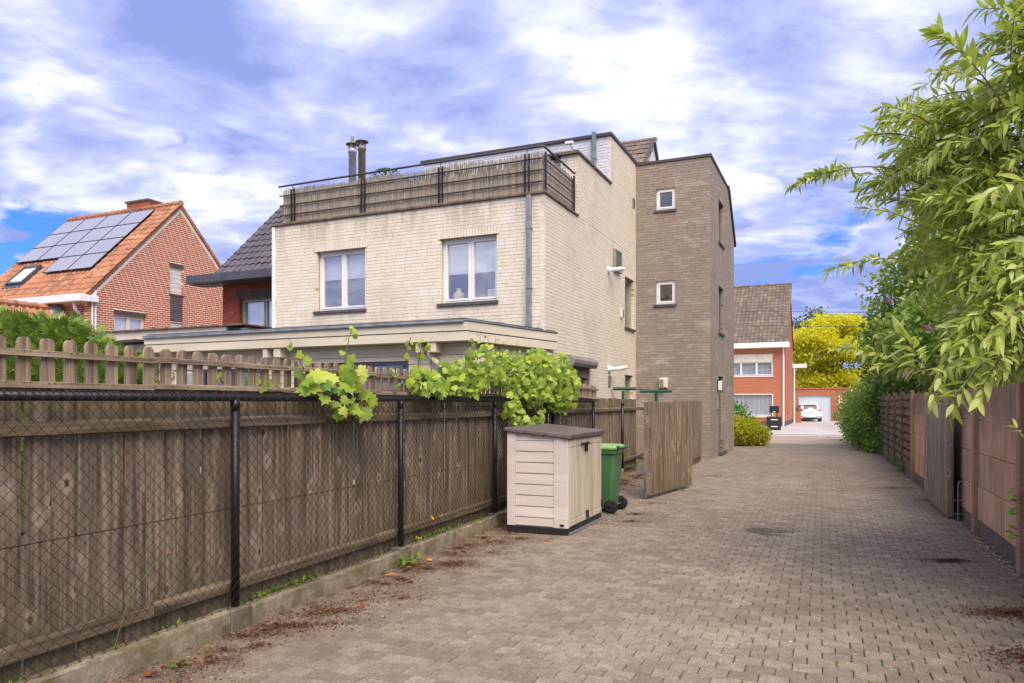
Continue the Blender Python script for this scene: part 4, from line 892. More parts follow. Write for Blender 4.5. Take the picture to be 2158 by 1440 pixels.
mb = MB(); mb.add([(GX+.012, YE+.05, 5.40), (GX+.012, YE+.2, 5.40), (GX+.012, YA, 9.24), (GX+.012, YA, 9.42)], [(0, 1, 2, 3)]); mb.add([(GX+.012, YB-.05, 5.40), (GX+.012, YB-.2, 5.40), (GX+.012, YA, 9.24), (GX+.012, YA, 9.42)], [(0, 1, 2, 3)]); mb.build('verge_mortar', OFFW, RH)
mb = MB()
for i in range(19): 
    x = R_X0+i*.355; mb.tube([(x, YA, ZA+.08), (x+.36, YA, ZA+.115)], [.12, .13], 8, random.random())
mb.build('ridge_tiles', TILE_O, RH)
MB().box(R_X0-.1, GX+.16, YE-.48, YE-.16, 5.14, 5.4).build('gutter', WHITE, RH, bevel=.02); MB().box(GX+.02, GX+.2, YE-.16, YE+.24, 5.16, 5.38).build('gutter_end', WHITE, RH, bevel=.01)
MB().tube([(GX-.35, YE-.3, 5.14), (GX-.35, YE-.25, 4.9), (GX-.35, YE-.08, 4.7), (GX-.35, YE-.08, 2.2)], .06, 10).build('downpipe', WHITE, RH)
for y in (YE+.1, YE+.22): MB().tube([(GX+.05, y, 5.6-.25*(y < YE+.2)), (GX+.05, y, 2.5)], .035, 8).build('downpipe', WHITE, RH)
CH = MB(); cx0, cx1, cy0, cy1 = -21.65, -20.4, YA-.02, YA+.62
CH.box(cx0+.01, cx1-.01, cy0+.01, cy1-.01, 8.9, 9.98); cho = CH.build('chimney', MORT_W, RH)
sc = Scat(RH, 'chimney_brick', RED, [UNIT]); bricks(sc, 'f', cy0, cx0, cx1, 9.3, 9.92, L=.225, Hc=.078); bricks(sc, 's', cx1, cy0, cy1, 9.2, 9.92, L=.225, Hc=.078); sc.finish(0, 'chimney_brick_field')
MB().box(cx0-.06, cx1+.06, cy0-.06, cy1+.06, 9.93, 10.0).build('chimney_cap', COPING, RH); MB().box(-21.15, -20.75, YA-.32, YA-.12, 9.25, 9.48).build('lead_flashing', ZINC, RH)
# solar panels: 14 separate things
def roofpt(x, y, h=0): 
    n = (-ru[1], ru[0]); return (x, y+n[0]*h, (y-YE)*1.013+5.57+n[1]*h)
SOLT = None
pw, ph = 1.372, .70
cells = [(r, c) for r in range(4) for c in range(4) if r < 3 or c >= 2]
names_r = ['top', 'second', 'third', 'bottom']; names_c = ['first', 'second', 'third', 'fourth']
base_me = None
for r, c in cells:
    x0 = -25.05+c*pw; y1 = 7.18-r*ph; y0 = y1-ph
    lab = f'grey solar panel, {names_c[c]} from the left in the {names_r[r]} row on the orange roof'
    if r == 3: lab = f'grey solar panel, {"left" if c == 2 else "right"} of the two in the bottom row on the orange roof'
    o = root('solar_panel', vpos(*roofpt(x0, y0, .12)), HA, lab, 'solar panel', 'solar panels on the orange roof')
    sl2 = ph*kk-.02; yv = (0, ru[0], ru[1]); nv = (0, -ru[1], ru[0])
    if base_me is None:
        f_ = MB()
        def pt(a, b, h): return (a, yv[1]*b+nv[1]*h, yv[2]*b+nv[2]*h)
        def sb(m_, a0, a1, b0, b1, h0, h1): m_.hexa([pt(a0, b0, h0), pt(a1, b0, h0), pt(a1, b1, h0), pt(a0, b1, h0), pt(a0, b0, h1), pt(a1, b0, h1), pt(a1, b1, h1), pt(a0, b1, h1)])
        W_ = pw-.02; t = .02
        sb(f_, 0, W_, 0, t, 0, .04); sb(f_, 0, W_, sl2-t, sl2, 0, .04); sb(f_, 0, t, t, sl2-t, 0, .039); sb(f_, W_-t, W_, t, sl2-t, 0, .039)
        fo = f_.build('frame', BLACK, o); s_ = MB(); sb(s_, t, W_-t, t, sl2-t, .01, .034); s2 = s_.build('cell_sheet', SOLAR, o); base_me = (fo.data, s2.data)
        cl_ = MB(); sb(cl_, .3, .34, -.03, 0, .0, .045); sb(cl_, W_-.34, W_-.3, -.03, 0, .0, .045); base_me += (cl_.build('clamps', GALV, o).data,)
    else:
        for nm, me in zip(('frame', 'cell_sheet', 'clamps'), base_me):
            q = bpy.data.objects.new(nm, me); COL.objects.link(q); q.parent = o
sk = root('skylight', HO, HA, 'small roof window in the orange tiles below the solar panels', 'skylight')
def rb(m_, x0, x1, y0, y1, h0, h1): m_.hexa([roofpt(x0, y0, h0), roofpt(x1, y0, h0), roofpt(x1, y1, h0), roofpt(x0, y1, h0), roofpt(x0, y0, h1), roofpt(x1, y0, h1), roofpt(x1, y1, h1), roofpt(x0, y1, h1)])
m_ = MB(); rb(m_, -24.0, -23.0, 4.0, 4.08, .05, .16); rb(m_, -24.0, -23.0, 4.72, 4.8, .05, .18); rb(m_, -24.0, -23.92, 4.08, 4.72, .05, .17); rb(m_, -23.08, -23.0, 4.08, 4.72, .05, .17); m_.build('frame', SLATEG, sk)
m_ = MB(); rb(m_, -23.92, -23.08, 4.08, 4.72, .10, .12); m_.build('pane', CURT, sk); m_ = MB(); rb(m_, -24.1, -22.9, 3.88, 4.0, .045, .075); m_.build('flashing', SLATEG, sk)
# low red-tiled annex running towards the camera
RX = root('tiled_annex', HO, HA, 'low red-tiled roof annex at the foot of the solar-panel house above the conifer hedge', 'annex')
MB().add([(-20.3, -2.6, 4.95), (-20.3, 3.45, 4.95), (-18.3, 3.45, 2.95), (-18.3, -2.6, 2.95), (-22.3, 3.45, 2.95), (-22.3, -2.6, 2.95)], [(0, 1, 2, 3), (0, 5, 4, 1)]).build('roof', TERRA, RX)
MB().box(-22, -18.6, -2.4, 3.4, 0, 3.2).build('wall', MORT_W, RX)
sc = Scat(RX, 'roof_tile', TILE_O, [pantile(.24, .37, .05)])
for i in range(8):
    for j in range(25):
        s = .0+i*.345; y = -2.5+j*.24
        cxx, czz = -18.3-s*.7071, 2.97+s*.7071
        sc.add(basis((cxx, y, czz), (0, 1, random.gauss(0, .01)), (-.7071, 0, .7071), (.7071, 0, .7071)))
sc.finish(120, 'roof_tile_field')
mb = MB()
for i in range(17): mb.tube([(-20.3, -2.5+i*.35, 5.0), (-20.3, -2.15+i*.35, 5.03)], [.11, .125], 8, random.random())
mb.build('ridge_tiles', TILE_O, RX)
MB().add([(-20.6, 3.40, 5.2), (-20.1, 3.40, 5.2), (-18.2, 3.40, 3.2), (-18.2, 3.40, 2.9), (-18.3, 3.1, 2.99), (-20.3, 3.1, 4.99)], [(0, 1, 2, 3, 4, 5)]).build('lead_flashing', ZINC, RX)
# ================================================================ LEFT: WOODEN FENCE, CHAIN LINK, KERB
random.seed(21)
WF = root('wooden_fence', LO, LA, 'tall weathered brown wooden board fence behind the black chain link fence', 'fence')
pitch = .156; y = 3.0; bv = []
for k in range(4):
    m_ = MB(); a = pitch/2-.0045; t = .02
    # board with a shallow milled groove in the middle
    pr = [(-a, 0), (-.012, .0), (-.006, -.004), (.006, -.004), (.012, 0), (a, 0), (a, -t), (-a, -t)] if k % 2 else [(-a, -.004), (-a+.01, 0), (a-.01, 0), (a, -.004), (a, -t), (-a, -t)]
    n = len(pr); m_.add([(x, yy, z) for z in (0, 1) for yy, x in pr], [tuple(range(n)), tuple(range(2*n-1, n-1, -1))]+[(i, i+n, (i+1) % n+n, (i+1) % n) for i in range(n)])
    me = m_.mesh('board'); me.materials.append(WOOD); bv.append(me)
i = 0
while y < 19.6:
    o = bpy.data.objects.new('board', bv[(i*7+i//3) % 4]); COL.objects.link(o); o.parent = WF
    o.location = (-.15-(.014 if i % 2 else 0)+random.uniform(-.003, .003), y, .10); o.scale = (1, 1, 1.60+random.uniform(-.015, .015)); o.rotation_euler = (random.gauss(0, .002), 0, random.gauss(0, .03)); y += pitch; i += 1
y = 2.35; k = 0; PL = 1.31
while y < 19.5:
    for z0, z1, nm in ((1.42, 1.492, 'rail'), (.245, .325, 'rail')):
        m_ = MB(); x0, x1 = -.14, -.10; m_.hexa([(x0, y+.004, z0), (x1, y+.004, z0+.01), (x1, y+PL-.004, z0+.01), (x0, y+PL-.004, z0), (x0, y+.004, z1+.012), (x1, y+.004, z1-.008), (x1, y+PL-.004, z1-.008), (x0, y+PL-.004, z1+.012)])
        m_.build(nm, WOODR, WF)
    y += PL
# picket panels on top
PK = root('picket_trellis', LO, LA, 'row of round-topped wooden pickets fixed along the top of the board fence', 'picket fence')
def picket_mesh(w_):
    m_ = MB(); a = w_/2; zt_ = .30; pts = [(-a, 0), (a, 0), (a, zt_-.035), (a*.86, zt_-.015), (a*.55, zt_-.003), (0, zt_), (-a*.55, zt_-.003), (-a*.86, zt_-.015), (-a, zt_-.035)]
    m_.prism(lambda u, w2, z: (w2, u, z), pts, -.009, .009); me = m_.mesh('picket'); me.materials.append(WOODP); return me
pm = [picket_mesh(.078), picket_mesh(.075)]
y = 2.95; k = 0; yend = 15.9
while y < yend:
    o = bpy.data.objects.new('picket', pm[k % 2]); COL.objects.link(o); o.parent = PK; o.location = (-.165+random.uniform(-.003, .003), y, 1.655+random.gauss(0, .003)); o.rotation_euler = (random.gauss(0, .008), 0, 0); y += .1355; k += 1
nl = MB()
for q in range(int((15.9-2.95)/.1355)):
    for z in (1.88, 1.71):
        for d in (-.018, .016): nl.box(-.129, -.1265, 2.95+q*.1355+d-.0025, 2.95+q*.1355+d+.0025, z+random.uniform(-.004, .004)-.0025, z+.0025)
nl.build('nail_heads', BLACK, PK, stuff=True)
y = 5.0-PL*2; j = 0
while y < yend:
    dz = (0, -.012, -.004)[j % 3]
    for z0 in (1.862, 1.692): MB().box(-.154, -.128, y+.002, min(y+PL-.002, yend+.05), z0+dz, z0+dz+.036).build('rail', WOODPR, PK, bevel=.003)
    y += PL; j += 1
CLF = root('chain_link_fence', LO, LA, 'black chain link fence with steel posts running in front of the wooden fence', 'fence')
PY = [.8, 3.25, 5.63, 7.95, 10.38, 12.8, 15.25, 17.7]; XC = -.055
for y in PY[1:]:
    if y > 18: continue
    m_ = MB().tube([(XC, y, .1), (XC, y, 1.62)], .03, 12); m_.build('post', BLACK, CLF, True); MB().tube([(XC, y, 1.55), (XC, y, 1.625)], .034, 12).build('post_cap', BLACK, CLF, True)
MB().tube([(XC, 1.5, 1.635), (XC, 8, 1.640), (XC, PY[-2]+.02, 1.638)], .026, 12).build('top_rail', BLACK, CLF, True)
wires = MB(); pw2 = .038; zh = .038; XW = XC+.034
y = 2.7; k = 0; top_z = 1.655
random.seed(3)
def wire(y0, rad):
    pts = []; n = int((top_z-.13)/zh); 
    for i in range(n+1):
        z = top_z-i*zh; s = 1 if (i+k) % 2 else -1
        pts.append((XW+.0022*s+.006*math.sin(y0*.9+z*2), y0+s*pw2/2+.003*math.sin(z*5+y0*3), z))
    wires.tube(pts, rad, 3, random.random(), cap=False)
    # knuckle over the rail
yend2 = PY[-2]
while y < yend2:
    wire(y, .0023); y += pw2; k += 1
wires.build('wire_mesh', WIREM, CLF, stuff=True)
m_ = MB(); y = 2.7
while y < yend2: m_.tube([(XW, y-pw2/2, 1.655), (XC, y-.008, 1.672), (XC-.028, y+.006, 1.655)], .003, 4); y += pw2
m_.build('wire_ties', WIREM, CLF, stuff=True)
for z in (.86, ): MB().tube([(XW-.004, 1.8, z+.02), (XW-.004, 6, z), (XW-.004, 12, z-.02), (XW-.004, yend2, z-.02)], .003, 5).build('line_wire', BLACK, CLF)
KB = root('concrete_kerb', LO, LA, 'low mossy concrete kerb under the chain link fence', 'kerb'); tag(KB, kind='structure'); del KB['category']
random.seed(8)
for i, (a, b) in enumerate(zip(PY, PY[1:])):
    if b > 18.5: continue
    m_ = MB(); n = 26; ya, yb = a+.11, b-.11; dz = (0, .012, -.004)[i % 3]; rows = [(-.09, .0), (-.09, .145), (-.04, .150), (-.008, .146), (0, .13), (.004, .06), (.003, -.04)]
    vs = []
    for q in range(n+1):
        yy = ya+(yb-ya)*q/n
        vs += [(x+random.gauss(0, .0025), yy, z+(dz+random.gauss(0, .0028) if z > .05 else 0)) for x, z in rows]
    m = len(rows); m_.add(vs, [(q*m+j, q*m+j+1, (q+1)*m+j+1, (q+1)*m+j) for q in range(n) for j in range(m-1)]+[tuple(range(m-1, -1, -1)), tuple(range(n*m, n*m+m))]); m_.build('kerb_slab', KERB, KB)
for y in PY:
    if y < 17: MB().box(-.11, .012, y-.105, y+.105, -.04, .165+random.uniform(-.01, .004)).build('post_block', KERB2, KB, bevel=.01)
# ================================================================ STORAGE BOX
BX = root('storage_box', (.674, 8.89, 0), math.radians(-23.3), 'beige plastic garden storage box with brown lid against the chain link fence', 'storage box')
Wb, Lb, zb, zt_ = .80, 1.42, .085, 1.17
MB().box(-Wb, -.0, .0, Lb, .0, zb).build('base', BLACKP, BX, bevel=.006)
m_ = MB(); m_.hexa([(-Wb+.015, .015, zb), (-.015, .015, zb), (-.015, Lb-.015, zb), (-Wb+.015, Lb-.015, zb), (-Wb+.015, .015, 1.255), (-.015, .015, 1.185), (-.015, Lb-.015, 1.185), (-Wb+.015, Lb-.015, 1.255)]); m_.build('body', BOXP, BX)
for x in (-Wb, -.185): MB().hexa([(x, -.004, zb), (x+.11+(.075 if x > -.5 else 0), -.004, zb), (x+.11+(.075 if x > -.5 else 0), .05, zb), (x, .05, zb), (x, -.004, 1.25-(x+Wb)*.085), (x+.11+(.075 if x > -.5 else 0), -.004, 1.235-(x+Wb)*.085), (x+.11+(.075 if x > -.5 else 0), .05, 1.235-(x+Wb)*.085), (x, .05, 1.25-(x+Wb)*.085)]).build('corner_post', BOXP, BX, bevel=.004)
z = zb+.01; k = 0
while z < 1.17:
    h = .135 if k else .105
    zz = min(z+h, 1.17)
    MB().hexa([(-Wb+.112, -.0, z), (-.187, -.0, z), (-.187, .03, z), (-Wb+.112, .03, z), (-Wb+.112, .006, zz-.012), (-.187, .006, zz-.012), (-.187, .03, zz-.012), (-Wb+.112, .03, zz-.012)]).build('side_panel', BOXP, BX, bevel=.004); z += h; k += 1
for di, (ya, yb) in enumerate(((.02, .705), (.715, 1.40))):
    d_ = MB().box(-.02, .004, ya, yb, zb+.01, 1.165).build('door', BOXV, BX, bevel=.006)
    n = 5; w_ = (yb-ya-.06)/n
    for q in range(n): MB().box(.004, .010, ya+.03+q*w_+.004, ya+.03+(q+1)*w_-.004, zb+.1, 1.06).build('door_plank', BOXV, d_, bevel=.003)
    MB().box(.004, .012, ya+.02, yb-.02, zb+.02, zb+.09).build('door_rail', BOXV, d_, bevel=.003); MB().box(.004, .012, ya+.02, yb-.02, 1.07, 1.15).build('door_rail', BOXV, d_, bevel=.003)
MB().tube([(.02, .46, 1.085), (.05, .5, 1.095), (.055, .66, 1.095), (.02, .70, 1.085)], .016, 8).build('handle', BLACKP, BX); MB().box(.015, .05, .61, .66, .98, 1.09).build('padlock', BLACKP, BX, bevel=.01)
MB().box(.0, .035, .68, .735, .12, .22).build('latch', BLACKP, BX); MB().box(.0, .025, 1.37, 1.41, .18, .28).build('hinge', BLACKP, BX); MB().box(0, .03, 0.02, Lb, .0, .03).build('threshold', ZINC, BX)
MB().box(-.10, -.05, -.012, -.002, .11, .135).build('cable_hole', BLACKP, BX)
m_ = MB(); n = 4
for q, (xa, xb) in enumerate(((-Wb-.03, -.56), (-.56, -.3), (-.3, .045))):
    za, zb_ = 1.30-(xa+Wb)*.09, 1.30-(xb+Wb)*.09; m_.hexa([(xa, -.045, za-.05), (xb-.004, -.045, zb_-.06), (xb-.004, Lb+.02, zb_-.06), (xa, Lb+.02, za-.05), (xa, -.035, za), (xb-.004, -.035, zb_), (xb-.004, Lb+.01, zb_+.01), (xa, Lb+.01, za+.01)])
m_.build('lid', LIDP, BX, bevel=.012)
m_ = MB()
for q in range(4): m_.box(-.45+.14*q, -.43+.14*q, -.05, -.0445, 1.205-.012*q, 1.222-.012*q)
m_.build('lid_slots', BLACKP, BX)
# ================================================================ WHEELIE BIN
BN = root('wheelie_bin', (1.415, 10.72, 0), math.radians(-25), 'green wheelie bin with pale green lid standing behind the beige storage box', 'bin')
m_ = MB()
def ring(z, x0, x1, y0, y1, c=.04): return [(x0+c, y0, z), (x1-c, y0, z), (x1, y0+c, z), (x1, y1-c, z), (x1-c, y1, z), (x0+c, y1, z), (x0, y1-c, z), (x0, y0+c, z)]
rings = [ring(.05, -.42, -.0, .06, .40), ring(.10, -.43, .02, .05, .41), ring(.86, -.50, .07, .0, .46), ring(.865, -.52, .09, -.02, .48), ring(.93, -.525, .095, -.025, .485)]
vs = [p for r in rings for p in r]; m_.add(vs, [(i*8+k, i*8+(k+1) % 8, (i+1)*8+(k+1) % 8, (i+1)*8+k) for i in range(4) for k in range(8)]+[tuple(range(7, -1, -1)), tuple(range(32, 40))]); m_.build('body', BING, BN)
m_ = MB(); rings = [ring(.93, -.54, .11, -.035, .495), ring(.955, -.54, .12, -.035, .495), ring(.985, -.48, .10, .01, .45), ring(.995, -.36, .0, .08, .38)]
vs = [p for r in rings for p in r]; m_.add(vs, [(i*8+k, i*8+(k+1) % 8, (i+1)*8+(k+1) % 8, (i+1)*8+k) for i in range(3) for k in range(8)]+[tuple(range(24, 32)), tuple(range(7, -1, -1))]); m_.build('lid', BINL, BN)
MB().tube([(.09, .03, .93), (.17, .03, .96), (.18, .08, .965), (.18, .38, .965), (.17, .43, .96), (.09, .43, .93)], .017, 8).build('handle', BING, BN); MB().tube([(.12, .0, .955), (.12, .07, .955)], .025, 8).build('hinge_pin', BLACKP, BN); MB().tube([(.12, .39, .955), (.12, .46, .955)], .025, 8).build('hinge_pin', BLACKP, BN)
MB().tube([(.03, -.04, .1), (.03, .5, .1)], .012, 8).build('axle', GALV, BN)
for yy in (-.06, .44):
    wl = MB().lathe([(.06, 0.008), (.098, 0), (.102, .01), (.102, .045), (.098, .055), (.06, .05)], 28, (.03, yy, .102), 'y'); wo = wl.build('wheel', RUBBER, BN, True)
    MB().lathe([(.0, -.004), (.025, -.006), (.03, .0), (.03, .06), (0, .06)], 12, (.03, yy, .102), 'y').build('hub', BLACKP, wo)
    s_ = MB()
    for q in range(6):
        a = q*math.pi/3; s_.tube([(.03+.02*math.cos(a), yy+.004, .102+.02*math.sin(a)), (.03+.07*math.cos(a), yy+.006, .102+.07*math.sin(a))], .007, 5)
    s_.build('spokes', BLACKP, wo)
# ================================================================ GATES ON THE LEFT
def gate(name, P_, Q_, z0, z1, nb, mat, label, cat='gate', stile=True, flip=1, th=.022):
    ang = math.atan2(Q_[1]-P_[1], Q_[0]-P_[0]); L_ = math.hypot(Q_[0]-P_[0], Q_[1]-P_[1])
    r_ = root(name, (P_[0], P_[1], 0), ang, label, cat); w_ = L_/nb
    for i in range(nb):
        zz = z1+random.uniform(-.006, .006); dx = random.uniform(-.0015, .0015)
        MB().box(i*w_+.0035, (i+1)*w_-.0035, -th-(.004*(i % 2) if flip > 0 else 0)+dx, 0 if flip > 0 else .004*(i % 2), z0+random.uniform(-.004, .004), zz).build('board', mat, r_, bevel=.002)
    for za in (z0+.12, (z0+z1)/2, z1-.2): MB().box(.02, L_-.02, .005, .04, za, za+.09).build('cross_rail', WOODR, r_)
    MB().box(.01, L_-.01, *((.001, .004) if flip > 0 else (-th-.012, -th-.009)), z0+.02, z1-.02).build('gap_dark_sheet', BLACKP, r_)  # added black sheet, stands in for shade in the gaps between boards
    if stile: MB().box(-.045, 0.0, -.02, .05, z0+.02, z1-.01).build('stile', mat, r_, bevel=.003)
    return r_, L_
ga, L_ = gate('garden_gate', (2.26, 12.3), (3.40, 14.02), .06, 1.625, 15, WOODG, 'open brown wooden garden gate of vertical boards with metal handle jutting into the lane')
MB().box(.03, .055, -.034, -.023, 1.02, 1.2).build('lock_plate', RUST, ga); MB().tube([(.045, -.03, 1.16), (.045, -.08, 1.16), (.05, -.085, 1.16), (.19, -.085, 1.16)], .009, 8).build('handle', GALV, ga); MB().tube([(-.02, .06, 1.16), (-.14, .06, 1.16)], .009, 8).build('handle', GALV, ga)
MB().tube([(-.07, -.0, 0.03), (-.07, -.0, .48), (-.06, .0, .53), (-.03, .0, .53)], .011, 8).build('drop_bolt', GALV, ga); MB().box(-.085, -.02, -.015, .02, .3, .32).build('bolt_guide', GALV, ga)
gb, L2 = gate('board_fence', (3.55, 16.2), (5.20, 20.35), .15, 1.66, 33, WOODG, 'greyish vertical board fence between the open gate and the grey brick tower', 'fence', stile=False); MB().box(0, L2, .002, .05, .0, .14).build('gravel_board', WOODR, gb); MB().box(L2-.02, L2+.06, 0, .09, 0, 1.6).build('post', WOODG, gb)
# stones and rubbish lying along the top of the fence
random.seed(4)
# shovel
SH = root('shovel', (2.86, 16.1, .02), math.radians(-20), 'shovel with rusty grey blade and wooden shaft standing behind the open gate', 'shovel')
m_ = MB(); pts = [(-.15, 0), (-.11, .03), (-.04, .0), (.04, 0), (.11, .03), (.15, 0), (.14, .24), (.04, .30), (-.04, .30), (-.14, .24)]
m_.prism(lambda u, w_, z: (u, w_+.03*math.cos(u*9), z), pts, -.002, .002); m_.build('blade', GALV, SH); m_ = MB(); m_.prism(lambda u, w_, z: (u, w_+.03*math.cos(u*9)-.003, z), [(-.08, .01), (0, 0), (.09, .02), (.05, .12), (.02, .2), (-.03, .19), (-.06, .1)], -.002, .001); m_.build('rust_patch', RUST, SH); MB().tube([(0, .03, .22), (.02, .03, .4), (.06, .05, .52)], .017, 8).build('shaft', WOODP, SH)
# green T-shaped washing line poles
TP = root('washing_line_post', (3.67, 18.8, 0), math.radians(-24), 'green metal T-shaped washing line post behind the open gate', 'post')
MB().box(-.035, .035, -.035, .035, 0, 1.87).build('pole', GREENM, TP, bevel=.008); MB().tube([(-.42, 0, 1.9), (.40, 0, 1.9)], .035, 10).build('cross_bar', GREENM, TP); 
T2 = root('washing_line_post', (2.95, 19.6, 0), math.radians(-24), 'second green washing line post with only its cross bar seen above the chain link', 'post')
MB().box(-.035, .035, -.035, .035, 0, 1.93).build('pole', GREENM, T2, bevel=.008); MB().tube([(-.25, -.1, 1.985), (.32, .1, 1.985)], .045, 10).build('cross_bar', GREENM, T2)
MB().tube([(3.35, 19.6, 1.97), (3.67, 18.8, 1.93)], .012, 6).build('washing_line_rod', GREENM, None); bpy.data.objects['washing_line_rod']['label'] = 'thin green rod joining the two washing line cross bars'; bpy.data.objects['washing_line_rod']['category'] = 'rod'
# ================================================================ RIGHT: CONCRETE PANEL WALL
CW = root('concrete_panel_wall', RO, RA, 'brown concrete panel wall with grooved posts along the right of the lane', 'wall')
random.seed(14)
yp = [7.6-2.29*2, 7.6-2.29, 7.6, 9.89, 12.18, 14.47, 16.7]
for y in yp:
    m_ = MB(); m_.add([(-.035, y-.05, 0), (-.05, y-.035, 0), (-.05, y+.035, 0), (-.035, y+.05, 0), (.09, y+.05, 0), (.09, y-.05, 0)]+[(-.035, y-.05, 1.80), (-.05, y-.035, 1.80), (-.05, y+.035, 1.80), (-.035, y+.05, 1.80), (.09, y+.05, 1.80), (.09, y-.05, 1.80)], [(i, i+6, (i+1) % 6+6, (i+1) % 6) for i in range(6)]+[(6, 7, 8, 9, 10, 11)]); m_.build('post', PPOST, CW)
for a, b in zip(yp, yp[1:]):
    for k, (z0, z1) in enumerate(((0, .17), (.175, .58), (.585, .99), (.995, 1.395), (1.40, 1.80))):
        m_ = MB(); n = 10; x0 = .012+random.uniform(-.004, .004); vs = []
        for i in range(n+1):
            yy = a+.045+(b-a-.09)*i/n; vs += [(x0, yy, z0), (x0, yy, z1-.004-(random.random()*.004 if k else 0)), (x0+.04, yy, z1-.004), (x0+.04, yy, z0)]
        m_.add(vs, [(i*4+j, i*4+(j+1) % 4, (i+1)*4+(j+1) % 4, (i+1)*4+j) for i in range(n) for j in range(4)]+[(0, 1, 2, 3), (n*4+3, n*4+2, n*4+1, n*4)]); m_.build('panel' if k else 'base_panel', PANEL if k else PANELB, CW)
# lapped timber fence
LF = root('lapped_fence', RO, RA, 'lapped wooden fence of horizontal slats and posts between brown wall and ivy hedge', 'fence')
yp2 = [16.78+1.98*i for i in range(6)]
for y in yp2: MB().box(-.055, .03, y-.04, y+.045, 0, 1.87).build('post', WOODT, LF, bevel=.006)
for bi, (a, b) in enumerate(zip(yp2, yp2[1:])):
    MB().box(-.0, .04, a+.045, b-.04, 0, .2).build('gravel_board', PANELB, LF)
    for k in range(9):
        z0 = .24+k*.182; MB().box(-.012, .006, a+.046, b-.041, z0+random.uniform(-.004, .004), z0+.112).build('slat', WOODT, LF)
    m_ = MB()
    for k in range(8): z0 = .24+k*.182+.105; m_.box(.05, .065, a+.046, b-.041, z0-.02, z0+.10)
    m_.build('back_slats', WOODT, LF); MB().box(.007, .048, (a+b)/2-.03, (a+b)/2+.03, .22, 1.82).build('batten', WOODT, LF)
# gate leaf leaning open on the right
def L2W(p, q): return (p[0]-RO[0])*math.cos(RA)+0
gr_, L3 = gate('wooden_gate', (5.99, 10.16), (6.85, 12.25), .035, 1.60, 13, WOODL, 'pale grey wooden gate leaf standing open against the brown concrete wall', stile=False, flip=-1)
for o in list(gr_.children):
    if o.name.startswith('cross_rail'): o.location.y = -.082
st = MB().box(-.012, .0, -.075, .0, .035, 1.60).build('end_stile', WOODG, gr_, bevel=.003); MB().box(-.018, -.0125, -.062, -.03, .93, 1.12).build('lock_plate', GALV, st); MB().box(-.02, -.0185, -.052, -.042, 1.06, 1.09).build('keyhole', BLACKP, st); MB().box(-.02, -.0185, -.052, -.042, .96, 1.0).build('keyhole', BLACKP, st)
DB = root('drop_bolt', (6.06, 10.03, 0), RA, 'bent galvanised drop bolt rod standing beside the pale gate leaf', 'bolt')
MB().tube([(0, 0, 0.0), (0, 0, .50), (.01, 0, .53), (.04, 0, .54), (.12, 0.02, .54)], .010, 8).build('rod', GALV, DB); MB().box(-.05, .05, -.012, .014, .275, .287).build('bracket', GALV, DB); MB().box(-.05, .05, -.012, .014, .09, .102).build('bracket', GALV, DB)
# ================================================================ HOUSE ACROSS THE STREET
AO = (18.2, 49.2, 0); CAx, CBx = 2.145, 38.168
AH = root('house', HO, HA, 'orange brick house with steep grey tiled roof across the street', 'house')
FA, SA = FRONT(CBx), SIDE(CAx)
ha = [(CAx-3.9, CAx-.76, 3.45, 4.92), (CAx-3.9, CAx-.74, .72, 2.26)]
mb = MB(); backing(mb, FA, CAx-8, CAx-.01, 0, 5.3, ha); backing(mb, SA, CBx+.25, CBx+8.6, 0, 5.35, [(CBx+2.2, CBx+2.9, 1.0, 2.2)]); mb.prism(lambda u, w_, z: (CAx+w_, u, z), [(CBx+.1, 5.35), (CBx+8.6, 5.35), (CBx+4.35, 9.9)], -.25, -.01); mb.box(CAx-8, CAx-7.8, CBx+.3, CBx+8.6, 0, 5.3); mb.build('wall', MORT_O, AH)
sc = Scat(AH, 'brick', ORANGE, [UNIT])
bricks(sc, 'f', CBx, CAx-5.2, CAx, .42, 5.3, L=.235, Hc=.085, j=.013, holes=ha, jit=.001); bricks(sc, 's', CAx, CBx, CBx+8.6, .42, 9.85, L=.235, Hc=.085, j=.013, jit=.001, holes=[(CBx+2.2, CBx+2.9, 1.0, 2.2)], lim=lambda z: (CBx, CBx+8.6) if z < 5.35 else (CBx+.1+(z-5.35)*.93, CBx+8.6-(z-5.35)*.93)); sc.finish(0, 'brick_field')
sc = Scat(AH, 'plinth_brick', BROWNB, [UNIT]); bricks(sc, 'f', CBx-.005, CAx-5.2, CAx+.005, 0, .42, L=.235, Hc=.085, j=.014); bricks(sc, 's', CAx+.005, CBx, CBx+8.6, 0, .42, L=.235, Hc=.085, j=.014); sc.finish(0, 'plinth_brick_field')
u0, u1, z0, z1 = ha[0]
MB().pbox(FA, u0, u1-.02, -.05, .02, 4.38, 4.9).build('shutter_box', SHUT, AH)
window(AH, FA, u0, u1, 3.45, 4.42, rec=.05, n=3, inner='curtain', sillm=WHITE, room=ROOMIN); window(AH, FA, *ha[1], rec=.05, n=1, inner='curtain', fw=.05, sillm=WHITE, sillo=.08, room=ROOMIN)
window(AH, SA, CBx+2.2, CBx+2.9, 1.0, 2.2, n=1, rec=.1)
MB().box(CAx-8, CAx+.28, CBx-.55, CBx-.01, 5.30, 5.66).build('fascia', WHITE, AH, bevel=.02)
ra_ = Vector((4.85, 4.5)).normalized(); sl_ = math.hypot(4.85, 4.55)
MB().add([(CAx-8, CBx-.5, 5.62), (CAx+.05, CBx-.5, 5.62), (CAx+.05, CBx+4.35, 10.12), (CAx-8, CBx+4.35, 10.12), (CAx+.05, CBx+9.1, 5.62), (CAx-8, CBx+9.1, 5.62)], [(0, 1, 2, 3), (3, 2, 4, 5)]).build('roof', DKMETAL, AH)
